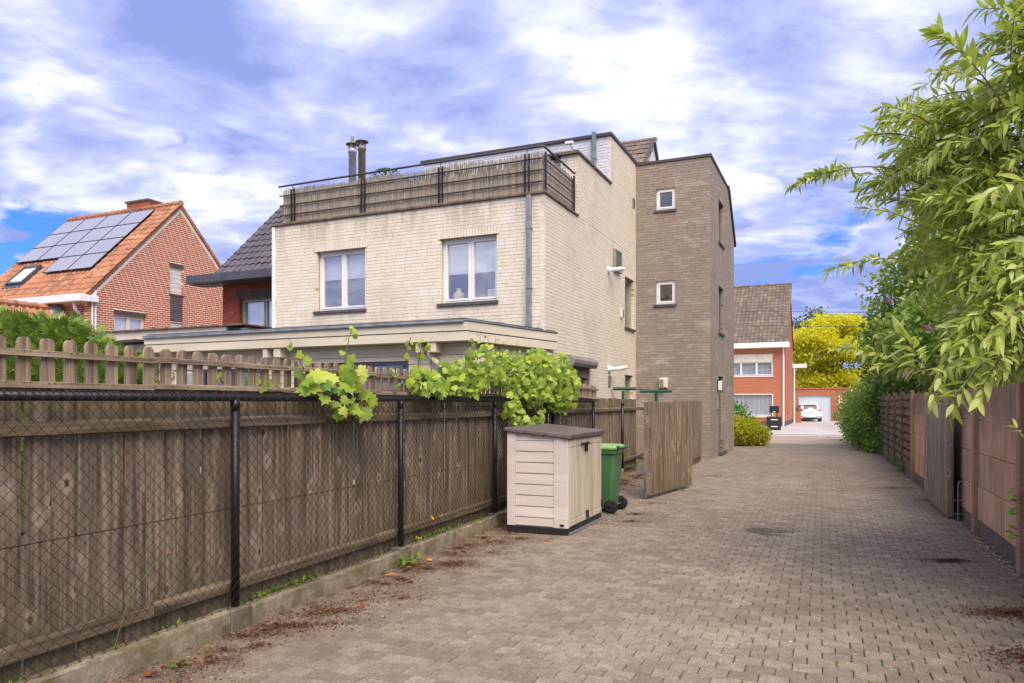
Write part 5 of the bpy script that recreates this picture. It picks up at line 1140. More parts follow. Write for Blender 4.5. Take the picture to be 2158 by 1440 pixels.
sc = Scat(AH, 'roof_tile', TILE_G, [pantile(.27, .38, .05)]); roof_tiles(sc, CAx-5.2, CAx-.02, CBx-.52, 5.64, (ra_[0], ra_[1]), sl_, .27, .38, stag=False); sc.finish(0, 'roof_tile_field')
m_ = MB()
for i in range(18):
    s0, s1 = i*.37, (i+1)*.37
    if s1 > sl_: break
    f = lambda s, h: (CBx-.5+ra_[0]*s, 5.62+ra_[1]*s+h)
    m_.hexa([(CAx-.12, *f(s0, .05)), (CAx+.08, *f(s0, .05)), (CAx+.08, *f(s1, .03)), (CAx-.12, *f(s1, .03)), (CAx-.12, *f(s0, .16)), (CAx+.08, *f(s0, .15)), (CAx+.08, *f(s1, .10)), (CAx-.12, *f(s1, .11))], random.random())
m_.build('verge_tiles', TILE_G, AH); m_ = MB()
for i in range(15): m_.tube([(CAx-5.2+i*.355, CBx+4.35, 10.16), (CAx-4.83+i*.355, CBx+4.35, 10.18)], .11, 8, random.random())
m_.build('ridge_tiles', TILE_G, AH)
MB().tube([(CAx-.1, CBx-.07, 5.3), (CAx-.1, CBx-.07, .1)], .055, 8).build('downpipe', WHITE, AH); MB().box(CAx+.01, CAx+1.0, CBx+8.0, CBx+8.55, 4.3, 4.6).build('side_gutter', WHITE, AH); MB().tube([(CAx+.12, CBx+8.1, 4.3), (CAx+.12, CBx+8.1, .1)], .055, 8).build('downpipe', WHITE, AH)
MB().box(CAx-4.7, CAx-4.1, CBx+3.9, CBx+4.6, 9.6, 10.7).build('chimney', RED, AH)
# garage
GA = root('garage', HO, HA, 'flat-roofed orange brick garage with pale blue door behind the white car', 'garage')
gb0 = 54.6; ga0, ga1 = 1.6, 6.3
mb = MB(); backing(mb, FRONT(gb0), ga0, ga1-.01, 0, 2.82, [(2.15, 4.75, .0, 2.25)]); mb.box(ga1-.25, ga1-.02, gb0+.3, gb0+6, 0, 2.82); mb.build('wall', MORT_O, GA)
sc = Scat(GA, 'brick', ORANGE, [UNIT]); bricks(sc, 'f', gb0, ga0, ga1, 0, 2.80, L=.235, Hc=.085, j=.013, holes=[(2.15, 4.75, 0, 2.25)], jit=.001); sc.finish(0, 'brick_field')
MB().box(ga0-.05, ga1+.05, gb0-.06, gb0+6, 2.82, 2.92).build('roof_edge', ORANGE, GA)
for i in range(13): MB().box(2.17+i*.198, 2.17+i*.198+.19, gb0+.1, gb0+.13, .05, 2.2).build('door_panel', GARD, GA)
MB().box(2.1, 4.8, gb0+.03, gb0+.09, 2.2, 2.27).build('door_frame', WHITE, GA); MB().box(ga1+.0, ga1+.12, gb0-.2, gb0-.08, 0, 2.75).build('downpipe', WHITE, GA)
for i in range(4): 
    r_ = root('white_board', HW(5.35+i*.16, gb0-.9+i*.12, .07), HA+.5, f'{("tallest", "second tallest", "third tallest", "shortest")[i]} white board leaning by the garage wall right of the car', 'board', 'white boards leaning against the garage'); MB().box(0, .12, 0, .03, 0, 2.2-.25*i).build('board_face', SHUT, r_, bevel=.01)
gz = root('garden_pavilion', HW(8.3, 55.5, 0), HA, 'small garden pavilion with pointed grey shingle roof beyond the garage', 'pavilion')
m_ = MB().lathe([(2.0, 2.35), (1.2, 2.95), (.35, 3.75)], 8); m_.build('roof', TILE_G, gz); MB().lathe([(.45, 3.75), (.45, 3.82), (.2, 3.85), (.26, 3.98), (.06, 4.2)], 8).build('finial', TILE_G, gz)
for a in range(8): MB().box(1.6*math.cos(a*.785)-.06, 1.6*math.cos(a*.785)+.06, 1.6*math.sin(a*.785)-.06, 1.6*math.sin(a*.785)+.06, 0, 2.5).build('post', WOODT, gz)
# small low wall pier and planters
pr_ = root('gate_pier', HW(2.5, 47.2, .07), HA, 'low brick pier with stone cap beside the orange house flank', 'pier'); MB().box(-.2, .2, -.2, .2, 0, 1.0).build('shaft', ORANGE, pr_); MB().lathe([(.3, 1.0), (.3, 1.05), (.06, 1.2)], 4).build('cap', STONE, pr_)
def crate(loc, s, label, handles=True, lid=False):
    r_ = root('planter', loc, HA+.1, label, 'planter')
    w_, d_, h_ = s; m_ = MB(); m_.hexa([(-w_*.45, -d_/2, 0), (w_*.45, -d_/2, 0), (w_*.45, d_/2, 0), (-w_*.45, d_/2, 0), (-w_/2, -d_/2-.04, h_), (w_/2, -d_/2-.04, h_), (w_/2, d_/2+.04, h_), (-w_/2, d_/2+.04, h_)]); m_.build('tub', BLACKP, r_, bevel=.03)
    if handles:
        for z in (h_*.25, h_*.75): MB().box(-w_*.2, w_*.25, -d_/2-.075, -d_/2-.02, z, z+.05).build('pale_bar', WHITE, r_)
    return r_
crate((14.86, 41.9, .06), (.82, .5, .78), 'black tub with two pale bars in front of the orange house')
sg = root('black_sign', (14.95, 42.1, .06), HA+.1, 'blank black board on two short posts above the black tub', 'sign'); MB().box(-.26, .26, -.03, .0, 1.0, 1.38).build('board', BLACKP, sg); 
for x in (-.16, .14): MB().box(x-.03, x+.03, 0.0, .04, 0, 1.1).build('post', BLACKP, sg)
MB().box(-.06, .06, -.035, -.031, 1.03, 1.07).build('pale_tag', WHITE, sg)
# ================================================================ CAR
CR = root('parked_car', (*HW(3.25, 51.6)[:2], .078), -math.atan(.25), 'white hatchback parked facing the pale garage door', 'car')
# body loft: stations from the rear bumper (y=0) to the nose (y=4.3)
st_ = [(0.0, .80, .34, .62, .74, .66), (.06, .87, .26, .60, .95, .72), (.25, .905, .22, .62, 1.0, .70), (1.0, .915, .2, .62, 1.0, .80), (2.2, .915, .2, .62, .98, .86), (3.1, .91, .2, .6, .96, .84), (3.9, .88, .22, .55, .86, .70), (4.25, .74, .28, .5, .70, .6)]
m_ = MB(); vs = []; n = 12
for y, hw, zb_, zm, zt2, tw in st_:
    half = [(0, zb_), (hw*.8, zb_), (hw*.97, zb_+.1), (hw, zm), (hw*.97, zt2-.08), (tw*1.0, zt2), (0, zt2+.02)]
    ring_ = half+[(-x, z) for x, z in reversed(half[1:-1])]
    vs += [(x, y, z) for x, z in ring_]
m = 12
m_.add(vs, [(i*m+k, i*m+(k+1) % m, (i+1)*m+(k+1) % m, (i+1)*m+k) for i in range(len(st_)-1) for k in range(m)]+[tuple(range(m-1, -1, -1)), tuple(range((len(st_)-1)*m, len(st_)*m))])
bo = m_.build('body', CARW, CR, True); bo.modifiers.new('s', 'SUBSURF').levels = 2; bo.modifiers['s'].render_levels = 2
m_ = MB(); vs = []
gh = [(.12, .70, .98, .60, 1.04), (.42, .72, .98, .60, 1.40), (.75, .74, .98, .62, 1.475), (1.7, .75, .98, .63, 1.485), (2.4, .74, .97, .60, 1.42), (3.2, .72, .92, .5, .98)]
for y, bw, zb_, tw, zt2 in gh:
    half = [(0, zb_-.05), (bw, zb_-.05), (bw+.05, zb_+.02), ((bw+tw)/2+.06, (zb_+zt2)/2), (tw, zt2-.04), (tw-.12, zt2), (0, zt2+.02)]
    vs += [(x, y, z) for x, z in half+[(-x, z) for x, z in reversed(half[1:-1])]]
m_.add(vs, [(i*m+k, i*m+(k+1) % m, (i+1)*m+(k+1) % m, (i+1)*m+k) for i in range(len(gh)-1) for k in range(m)]+[tuple(range(m-1, -1, -1)), tuple(range((len(gh)-1)*m, len(gh)*m))])
ro = m_.build('roof', CARW, CR, True); ro.modifiers.new('s', 'SUBSURF').levels = 2; ro.modifiers['s'].render_levels = 2
MB().hexa([(-.56, .13, 1.02), (.56, .13, 1.02), (.56, .30, 1.02), (-.56, .30, 1.02), (-.50, .30, 1.31), (.50, .30, 1.31), (.50, .42, 1.31), (-.50, .42, 1.31)]).build('rear_window', CARG, CR, bevel=.03)
for sx in (-1, 1):
    MB().add([(sx*.80, .55, 1.0), (sx*.80, 2.9, 1.0), (sx*.71, 2.35, 1.34), (sx*.705, .75, 1.38)], [(0, 1, 2, 3)]).build('side_window', CARG, CR)
    MB().hexa([(sx*.58-.0, .0, .86), (sx*.84, .10, .86), (sx*.86, .32, .90), (sx*.6, .2, .9), (sx*.55, .03, .98), (sx*.82, .10, .99), (sx*.84, .32, .99), (sx*.6, .2, .99)]).build('tail_light', CARR, CR, bevel=.01)
    MB().box(min(sx*.5, sx*.78), max(sx*.5, sx*.78), -.02, .05, .42, .45).build('reflector', CARR, CR)
    MB().lathe([(.02, -.06), (.1, -.04), (.1, .04), (.02, .08)], 10, (sx*1.0, 2.75, 1.02), 'y').build('wing_mirror', BLACKP, CR)
    for y in (.78, 3.4):
        wo = MB().lathe([(.2, 0), (.31, .0), (.325, .03), (.325, .18), (.31, .2), (.2, .2)], 24, (sx*.80-.1, y, .325), 'x').build('wheel', RUBBER, CR, True); MB().lathe([(.0, -.004), (.2, -.006), (.2, .206), (0, .206)], 12, (sx*.80-.1, y, .325), 'x').build('rim', GALV, wo)
        MB().lathe([(.0, -.02), (.37, -.02), (.37, .22), (0, .22)], 20, (sx*.80-.1, y, .36), 'x').build('wheel_arch', BLACKP, CR)
MB().box(-.6, .6, -.03, .12, .22, .36).build('rear_diffuser', BLACKP, CR, bevel=.02); MB().box(-.62, .62, -.045, .05, .36, .40).build('bumper_lip', CARW, CR)
pl = MB().box(-.26, .26, -.035, .02, .74, .85).build('number_plate', WHITE, CR, bevel=.006); MB().box(-.2, -.17, -.037, -.0355, .765, .825).build('plate_mark', CARR, pl)
for i, x in enumerate((-.11, -.05, .01, .09, .15, .2)): MB().box(x-.018, x+.018, -.037, -.0355, .765, .825).build('plate_mark', CARR, pl)
MB().tube([(0, .9, 1.49), (0, .75, 1.62)], .008, 5).build('aerial', BLACKP, CR); MB().box(-.6, .6, .2, .5, 1.40, 1.45).build('spoiler', CARW, CR, bevel=.02)
# overhead cables
for (a, b, lab) in (((-8, 34, 6.15), (60, 34+20, 6.6), 'upper thin overhead cable crossing before the orange house'), ((-8, 34, 5.46), (60, 54, 5.9), 'lower thin overhead cable crossing before the orange house')):
    pts = []
    for i in range(25):
        t = i/24; pts.append((a[0]+(b[0]-a[0])*t, a[1]+(b[1]-a[1])*t*.2, a[2]+(b[2]-a[2])*t*.3-1.0*4*t*(1-t)*.25))
    tag(MB().tube(pts, .012, 5).build('overhead_cable', BLACKP), lab, 'cable')
# ================================================================ VEGETATION
def rot_to(d, roll=0.0):
    """3x3 with local +y along d, +z roughly outward"""
    d = Vector(d).normalized(); up = Vector((0, 0, 1)); 
    x = d.cross(up); x = x.normalized() if x.length > 1e-3 else Vector((1, 0, 0)); z = x.cross(d)
    c, s = math.cos(roll), math.sin(roll); return x*c+z*s, d, z*c-x*s
def leafM(p, d, size, roll=0.0):
    x, y, z = rot_to(d, roll); M = np.eye(4); M[:3, 0] = x*size; M[:3, 1] = y*size; M[:3, 2] = z*size; M[:3, 3] = p; return M
def lance(w_=.17, bend=.28, n=5):     # lanceolate leaf of length 1 along +y
    m_ = MB(); prof = [(0, .02), (.18, .62), (.42, 1.0), (.7, .72), (.9, .28), (1.0, 0)]
    vs = []; 
    for t, ww in prof: z = -bend*t*t; vs += [(-w_/2*ww, t, z+.045*ww), (0, t, z), (w_/2*ww, t, z+.045*ww)]
    fs = []
    for i in range(len(prof)-1): fs += [(3*i, 3*i+1, 3*i+4, 3*i+3), (3*i+1, 3*i+2, 3*i+5, 3*i+4)]
    return tmpl(m_.add(vs, fs), True)
LT = [lance(.29, .2), lance(.25, .45), lance(.32, .08), lance(.27, .7)]
def lobed():
    m_ = MB(); out = [(0, 0), (.22, -.12), (.46, .0), (.40, .16), (.60, .34), (.50, .46), (.36, .46), (.40, .74), (.22, .72), (.12, .78), (0, 1.02)]
    pts = out+[(-x, y) for x, y in reversed(out[1:-1])]; vs = [(0, .30, .05)]+[(x, y, -.18*(x*x)*2-.10*max(0, y-.4)+.02*math.sin(i*2.1)) for i, (x, y) in enumerate(pts)]
    n = len(pts); return tmpl(m_.add(vs, [(0, i+1, (i+1) % n+1) for i in range(n)]), True)
def lobed2():
    t = lobed(); v = t['v'].copy(); v[:, 2] = v[:, 2]*1.0-.28*v[:, 1]**2+.25*abs(v[:, 0]); m_ = MB(); fs = []; k = 0
    for c in t['tot']: fs.append(tuple(t['loops'][k:k+c])); k += c
    return tmpl(m_.add([tuple(p) for p in v], [tuple(int(i) for i in f) for f in fs]), True)
VT = [lobed(), lobed2()]
def small(): 
    m_ = MB(); return tmpl(m_.add([(0, 0, 0), (.28, .4, .06), (0, 1, -.08), (-.28, .4, .06)], [(0, 1, 2), (0, 2, 3)]))
def oval():
    m_ = MB(); return tmpl(m_.add([(0, 0, 0), (.3, .3, .07), (.22, .75, .02), (0, 1, -.1), (-.22, .75, .02), (-.3, .3, .07), (0, .5, -.02)], [(0, 1, 6), (1, 2, 6), (2, 3, 6), (3, 4, 6), (4, 5, 6), (5, 0, 6)]))
SM, OV = small(), oval()
def rvec(): 
    while True:
        v = Vector((random.uniform(-1, 1), random.uniform(-1, 1), random.uniform(-1, 1)))
        if .01 < v.length < 1: return v.normalized()
# ---- lilac-like large-leaved shrub overhanging from the right (near)
random.seed(77)
BS = root('buddleia_bush', (5.3, 5.9, 0), 0, 'large long-leaved shrub arching over the brown wall into the upper right of the view', 'bush')
def G2(x, y, z): return (x-5.3, y-5.9, z)
stems = MB(); sc = Scat(BS, 'leaf', BUD, LT)
def bez(a, b, c, n): return [a*(1-t)**2+b*2*t*(1-t)+c*t*t for t in [i/n for i in range(n+1)]]
def spray(base, tip, L_, size, dense=1.0, droop=.14, thick=.006, bare=0.0):
    mid = (base+tip)/2+Vector((0, 0, (tip-base).length*.15)); P_ = bez(base, mid, tip, 12)
    stems.tube(P_, [thick*(1-.75*i/12) for i in range(13)], 4, 0.2, cap=False)
    ln = sum((P_[i+1]-P_[i]).length for i in range(12)); n = max(6, int(ln/.031*dense))
    for i in range(n):
        t = bare+(1-bare)*(i+.5)/n; f = t*12; k = min(int(f), 11); p = P_[k].lerp(P_[k+1], f-k); d = (P_[k+1]-P_[k]).normalized()
        side = d.cross(Vector((0, 0, 1)))
        if side.length < .1: side = Vector((1, 0, 0))
        side.normalize(); upv = side.cross(d); a0 = i*math.pi/2+random.gauss(0, .3)
        for s in (0, math.pi):
            if random.random() < .12: continue
            o_ = side*math.cos(a0+s)+upv*math.sin(a0+s)
            tt = .35+.65*t; dd_ = d*(.35+.75*t)+o_*(1.05-.45*t)+Vector((0, 0, droop*random.uniform(-2.6, 1.6)))+rvec()*.42
            sz = size*random.uniform(.5, 1.25)*(1.0 if t < .8 else .85)
            sc.add(leafM(G2(*p), dd_, sz, random.gauss(0, .7)), ti=random.choice((0, 0, 1, 1, 2, 3)))
blobs = [((4.25, 5.9, 3.35), (1.05, .8, 1.05), 150), ((4.0, 5.5, 2.3), (.75, .6, .45), 105), ((4.35, 5.6, 4.5), (.85, .6, .75), 85), ((3.62, 6.2, 3.65), (.42, .5, .5), 22), ((4.6, 5.0, 3.0), (.8, .6, 1.2), 100), ((3.55, 5.4, 2.0), (.42, .4, .30), 34), ((3.75, 5.9, 2.95), (.45, .5, .6), 55), ((5.2, 7.4, 3.4), (1.3, .9, 1.7), 120), ((4.45, 7.2, 3.9), (.7, .7, .8), 60), ((4.9, 7.0, 2.6), (.9, .7, .7), 60), ((4.3, 5.4, 3.7), (.7, .5, .9), 60), ((3.4, 6.5, 3.75), (.38, .4, .55), 36), ((4.5, 5.2, 4.3), (.6, .4, .6), 40)]
hub = [Vector((5.25, 6.0, 2.2)), Vector((5.0, 5.6, 2.9)), Vector((5.2, 6.2, 3.6)), Vector((4.9, 5.8, 4.2))]
for (c, r, n) in blobs:
    for i in range(n):
        v = rvec(); rr = random.uniform(.55, 1)**.5; tip = Vector((c[0]+v.x*r[0]*rr, c[1]+v.y*r[1]*rr, c[2]+v.z*r[2]*rr))
        h = min(hub, key=lambda q: (q-tip).length+random.random()*.8); d = (tip-h).normalized()
        L_ = random.uniform(.35, .7); base = tip-(d*.8+Vector((.15, .05, random.uniform(-.3, .35)))).normalized()*L_
        spray(base, tip, L_, random.uniform(.10, .15), 1.1)
def px(u, v, Y): return Vector(((u-1079)/1556*Y, Y, 1.6-(v-850)/1556*Y))
for (b, t_, s, dn, br_) in ((px(1900, 360, 6.3), px(1668, 392, 6.0), .13, 1.5, .45), (px(1960, 555, 5.6), px(1745, 572, 5.5), .13, 1.0, .4), (px(1960, 790, 5.2), px(1765, 735, 5.2), .12, .8, .45), (px(2120, 230, 5.2), px(1975, 70, 5.0), .2, 1.0, .35),
                      (px(2080, 180, 5.6), px(1960, 150, 5.4), .15, 1, .2), (px(1960, 260, 6.0), px(1850, 225, 6.0), .15, 1.1, .1), (px(1960, 300, 6.2), px(1815, 290, 6.1), .14, 1.1, .1), (px(2130, 130, 5.2), px(2140, 10, 5.2), .14, 1, .1), (px(1950, 480, 5.8), px(1810, 440, 5.8), .13, 1, .1),
                      (px(1960, 800, 4.9), px(1895, 700, 4.9), .2, 1, .1), (px(2000, 760, 4.9), px(1960, 850, 4.8), .17, 1.2, .0), (px(2080, 760, 4.8), px(2000, 870, 4.7), .18, 1.2, .0), (px(2120, 740, 4.7), px(2060, 850, 4.6), .18, 1.2, 0), (px(1990, 800, 5.0), px(1850, 770, 5.0), .13, 1.0, .3),
                      (px(2180, 960, 4.6), px(2140, 900, 4.6), .1, .8, 0), (px(2170, 650, 4.6), px(2080, 720, 4.5), .18, 1.2, 0), (px(2170, 500, 4.6), px(2060, 560, 4.6), .18, 1.2, 0), (px(2170, 380, 4.8), px(2070, 420, 4.7), .18, 1.2, 0)):
    spray(b, t_, 0, s*.8, dn*1.15, .2, .007, br_)
for h in hub: 
    for q in range(3): stems.tube(bez(Vector((5.3+q*.1, 6+q*.1, 0)), Vector((5.5, 6.2, h.z*.6)), h+rvec()*.2, 8), [.035-.002*i for i in range(9)], 6, .3)
for c, r, n in blobs:
    for q in range(4): 
        h = random.choice(hub); e = Vector(c)+Vector([random.uniform(-.5, .5)*k for k in r]); stems.tube(bez(h, (h+e)/2+Vector((0, 0, .2)), e, 8), [.016-.0012*i for i in range(9)], 5, .3)
so2 = stems.build('stems', BARK, BS); so2.location = (-5.3, -5.9, 0); so2['kind'] = 'stuff'
sc.finish(300, 'foliage')
# ---- generic leafy masses
def mass(name, label, cat, blobs, mat, size, density, tm, loc, group=None, droop=.1, trunk=True, shell=.5, inner=None, pn='foliage'):
    r_ = root(name, loc, 0, label, cat, group); its = []
    for (c, r, w_) in blobs:
        vol = (r[0]*r[1]+r[1]*r[2]+r[0]*r[2])*w_; n = int(vol*density*1.15)
        ncl = max(8, n//14); 
        for i in range(ncl):
            v = rvec(); rr = random.uniform(shell, 1.06); cc = Vector((c[0]+v.x*r[0]*rr, c[1]+v.y*r[1]*rr, c[2]+v.z*r[2]*rr))
            cc += Vector([math.sin(cc[j]*5.3+j)*.08*max(r)*.5 for j in (1, 2, 0)]); base = random.random()
            if cc.z < .03: continue
            for k in range(14):
                p = cc+rvec()*size*random.uniform(.3, 2.4); dd_ = (v*.6+rvec()*.9+Vector((0, 0, -droop)))
                if p.z < .02: continue
                its.append((0, leafM((p.x-loc[0], p.y-loc[1], p.z-loc[2]), dd_, size*random.uniform(.7, 1.3), random.uniform(-1.5, 1.5)), (base*.6+random.random()*.4) % 1.0))
    bake(pn, [tm], its, mat, r_)
    if trunk:
        m_ = MB()
        for (c, r, w_) in blobs[:6]:
            e = Vector((c[0]-loc[0], c[1]-loc[1], c[2]-loc[2])); m_.tube(bez(Vector((random.uniform(-.1, .1), random.uniform(-.1, .1), 0)), Vector((e.x*.2, e.y*.2, e.z*.6)), e, 6), [.09-.012*i for i in range(7)], 6)
        m_.build('trunk', BARK, r_)
    return r_
random.seed(31)
def B(x, y, z, r, ry=None, rz=None, w_=1.0): return ((x, y, z), (r, ry or r, rz or r), w_)
# big flowering shrub behind the wall and lapped fence
S1b = [B(8.6, 10.6, 3.0, 1.2, 1.2, 1.2), B(7.4, 9.0, 2.7, 1.2, 1.2, 1.1), B(10.6, 15.3, 4.0, 1.5, 1.6, 1.6), B(12.2, 17.5, 3.4, 1.7, 1.8, 1.6), B(9.3, 12.6, 3.2, 1.3, 1.4, 1.3), B(11.6, 16.2, 2.4, 1.6, 2.0, 1.0), B(9.0, 11.2, 2.3, 1.2, 1.4, .9)]
mass('flowering_shrub', 'big green shrub with pink-purple flower heads behind the brown wall', 'shrub', S1b, GREEN1, .13, 900, OV, (10.8, 14.6, 0))
mass('tall_shrub', 'tall dense green shrub with willowy leaves rising behind the lapped fence', 'shrub', [B(13.9, 25, 4.6, 1.8, 1.8, 2.2), B(14.2, 24.0, 6.2, 1.4, 1.4, 1.3), B(12.8, 22.4, 3.3, 1.4, 1.5, 1.4), B(15.0, 27.6, 3.6, 1.5, 1.6, 1.4), B(12.3, 20.6, 3.6, 1.3, 1.4, 1.6)], GREEN1, .17, 520, OV, (14.2, 24.5, 0))
mass('dark_shrub', 'dark green shrub between the tall shrub and the ivy hedge', 'shrub', [B(15.2, 29.0, 3.3, 1.6, 1.5, 1.3), B(13.1, 24.6, 2.3, .9, 1.8, .7)], GREEN2, .12, 330, OV, (14, 29, 0))
IV = [B(12.6, 25.0, .8, .95, 1.2, 1.0), B(12.5, 24.2, 1.6, .7, .9, .7), B(13.2, 27.0, 1.0, .9, 1.4, 1.2), B(13.8, 28.6, .9, .9, 1.2, 1.2), B(11.9, 23.6, .3, .5, .6, .4)]
mass('ivy_hedge', 'dark glossy ivy-covered hedge bulging into the lane at the end of the lapped fence', 'hedge', IV[:2]+IV[4:], GREEN2, .10, 900, OV, (12.6, 24.6, 0), shell=.75)
mass('leafy_hedge', 'lighter green untrimmed hedge beyond the ivy hedge on the right of the lane', 'hedge', IV[2:4]+[B(15.1, 31, 1.2, 1.2, 1.5, 1.4)], GREEN1, .11, 620, OV, (13.4, 28.4, 0), shell=.75)
# clipped low hedge
HG = root('clipped_hedge', HW(7.45, 25.0, 0), HA, 'low square clipped hedge at the right side of the driveway', 'hedge')
its = []
for i in range(5200):
    f = random.random(); x, y, z = random.uniform(0, 1.3), random.uniform(0, 7), random.uniform(.05, 1.0)
    if f < .35: z = .98+random.gauss(0, .02)
    elif f < .65: y = random.gauss(0, .02)
    elif f < .95: x = random.gauss(0, .02)
    its.append((0, leafM((x, y, z), rvec()+Vector((-.2, -.3, .4)), random.uniform(.05, .09), random.uniform(-1.5, 1.5)), random.random()))
bake('foliage', [SM], its, GREEN3, HG); MB().box(.1, 1.2, .1, 6.9, 0, .92).build('inner_mass', GREEN2, HG)
# yellow tree, distant trees
random.seed(51)
yb = []
for i in range(44):
    v = rvec(); yb.append(B(35.5+v.x*4.6, 82+v.y*3, 6.8+v.z*3.9, random.uniform(1.1, 1.9), None, random.uniform(.5, .8)))
mass('golden_tree', 'large golden-yellow leaved tree behind the garage', 'tree', yb, YELLOW, .42, 110, SM, (35.5, 82, 0), shell=.3)
mass('golden_tree', 'smaller golden-green tree right of the large yellow tree', 'tree', [B(35.5+random.uniform(-2, 2)+3.2, 74+random.uniform(-1, 1), 3.6+random.uniform(-1.4, 1.4), 1.2, None, .6) for _ in range(14)], YELLOW, .38, 100, SM, (38.5, 74, 0), shell=.3)
mass('distant_tree', 'grey-green broad tree top behind the orange house roof', 'tree', [B(40+random.uniform(-4, 5), 104+random.uniform(-3, 3), 12.3+random.uniform(-2, 1.8), 1.5, None, .8) for _ in range(18)], GREEN4, .5, 40, SM, (42, 104, 0), shell=.2)
mass('birch_tree', 'slender pale birch with drooping twigs beyond the yellow tree', 'tree', [B(48.5+random.gauss(0, 1.5), 100+random.gauss(0, 1.0), 9.5+random.uniform(-5, 4.4), .8, None, 1.5) for _ in range(22)], GREEN4, .3, 22, SM, (48.5, 100, 0), droop=1.2, shell=.2)
random.seed(52)
mass('tree_line', 'mixed green trees and shrubs filling the background right of the garage', 'trees', [B(44+random.uniform(-2, 12), 80+random.uniform(-4, 4), 3.0+random.uniform(-2, 2.6), 2.0, None, 1.6) for _ in range(26)], GREEN1, .45, 40, SM, (46, 80, 0), trunk=False)
mass('garden_bushes', 'low green bushes behind the driveway hedge', 'bush', [B(20.0+i*.9, 41+i*2.1, 1.2, 1.2, 1.4, 1.3+.2*(i % 3)) for i in range(6)], GREEN3, .14, 150, SM, (21, 46, 0), trunk=False)
# bushes at the foot of the tower
random.seed(61)
mass('golden_spirea_bush', 'rounded yellow-green bush at the far foot of the grey tower', 'bush', [B(9.0, 28.2, .45, .75, .7, .48), B(8.5, 27.9, .55, .6, .6, .5), B(9.35, 28.1, .35, .42, .5, .35)], YBUSH, .075, 2300, OV, (8.9, 28.1, 0), shell=.7, trunk=False)
mass('green_garden_bush', 'upright bright green bush behind the yellow-green bush', 'bush', [B(8.9, 29.6, 1.0, .55, .5, .65), B(9.35, 29.8, .7, .4, .4, .5), B(8.8, 29.4, 1.3, .35, .3, .4)], VINEO, .10, 900, OV, (8.9, 29.6, 0), shell=.6, trunk=False)
# conifer hedge at the left
random.seed(71)
cn = root('conifer_hedge', (-6.0, 9.4, 0), 0, 'feathery green conifer hedge behind the pickets at the left', 'hedge'); its = []
def fan():
    m_ = MB(); vs, fs = [], []
    for k, a in enumerate((-.9, -.5, -.2, 0.0, .25, .55, .95)):
        L_ = 1-.35*abs(a); c, s = math.sin(a), math.cos(a); b = (0, .08*k/7, 0); n = len(vs)
        vs += [(b[0]-.02*s, b[1]+.02*c, 0), (c*L_*.5-.045*s, s*L_*.5+.045*c+b[1], .05), (c*L_, s*L_, -.08), (c*L_*.5+.045*s, s*L_*.5-.045*c+b[1], .02)]
        fs += [(n, n+3, n+2, n+1)]
    return tmpl(m_.add(vs, fs))
FN = fan()
tops = []
for i in range(60):
    t = i/59; cx_, cy_ = -7.9+3.3*t, 9.6+random.uniform(-.5, .5)-t*.4; h = 2.74-.16*t-.5*max(0, t-.72)/.28+random.gauss(0, .07); tops.append((cx_, cy_, h))
for cx_, cy_, h in tops:
    for k in range(150):
        z = h*random.random()**.55; rr = .48*(1-(z/h)**3*.75); a = random.uniform(0, 2*math.pi); p = (cx_+rr*math.cos(a)*random.uniform(.6, 1.05)+6.0, cy_+rr*math.sin(a)*random.uniform(.6, 1.05)-9.4, z)
        d = Vector((math.cos(a)*.5, math.sin(a)*.6, .75))+rvec()*.45; its.append((0, leafM(p, d, random.uniform(.10, .2), random.uniform(-1.2, 1.2)), random.random()))
bake('foliage', [FN], its, CONIF, cn); m_ = MB()
m_.box(-1.75, 1.25, -.25, .2, 0, 2.25); m_.build('inner_mass', GREEN2, cn)
# flower heads on the shrub
random.seed(81)
fl_pos = []
for i in range(46):
    (c, r, w_) = random.choice(S1b); v = rvec(); v.y = -abs(v.y); v.x -= .3; v.normalize(); fl_pos.append(Vector((c[0]+v.x*r[0]*1.1, c[1]+v.y*r[1]*1.1, c[2]+v.z*r[2]*1.05)))
fl_pos += [px(1950, 692, 8.6), px(1910, 790, 8.8), px(2020, 665, 9), px(1880, 640, 14), px(1790, 720, 27), px(2110, 690, 8), px(2140, 720, 8)]
flt = []
fr_ = root('shrub_flower_heads', (10, 13, 0), 0, 'pink-purple flower heads scattered over the shrub behind the brown wall', 'flowers')
for p in fl_pos:
    its = []; ax = Vector((random.uniform(-.6, .2), random.uniform(-.5, .1), random.uniform(-.3, .9))).normalized(); Ln = random.uniform(.14, .26)
    for k in range(60):
        t = random.random(); q = p+ax*Ln*t+rvec()*.045*(1-t*.7); its.append((0, leafM((q.x-10, q.y-13, q.z), rvec(), .028, 0), random.random()))
    bake('flower_head', [OV], its, PINK, fr_, stuff=False)
# ---- grape vine on the left fence (fence-local coordinates)
random.seed(91)
VR = root('grape_vine', LO, LA, 'bright green grape vine sprawling over the pickets of the left fence', 'vine')
sc = Scat(VR, 'leaf', VINE, VT); st2 = MB()
def vine_blob(c, r, n, s0, s1, out=.5):
    for i in range(n):
        v = rvec(); rr = random.uniform(.55, 1); p = (c[0]+v.x*r[0]*rr, c[1]+v.y*r[1]*rr, c[2]+v.z*r[2]*rr)
        # petiole outward; blade hangs facing the light
        tip = Vector((random.uniform(-.5, .9), random.uniform(-1, .6), random.uniform(-1.0, .25))); x, y, z = rot_to(tip, random.gauss(0, .5)); 
        nrm = Vector((.45, -.75, .55))+rvec()*.75; nrm.normalize(); y = (tip-nrm*tip.dot(nrm)).normalized(); x = y.cross(nrm); s = random.uniform(s0, s1)
        M = np.eye(4); M[:3, 0] = x*s; M[:3, 1] = y*s; M[:3, 2] = nrm*s; M[:3, 3] = p; sc.add(M, ti=random.random() < .5)
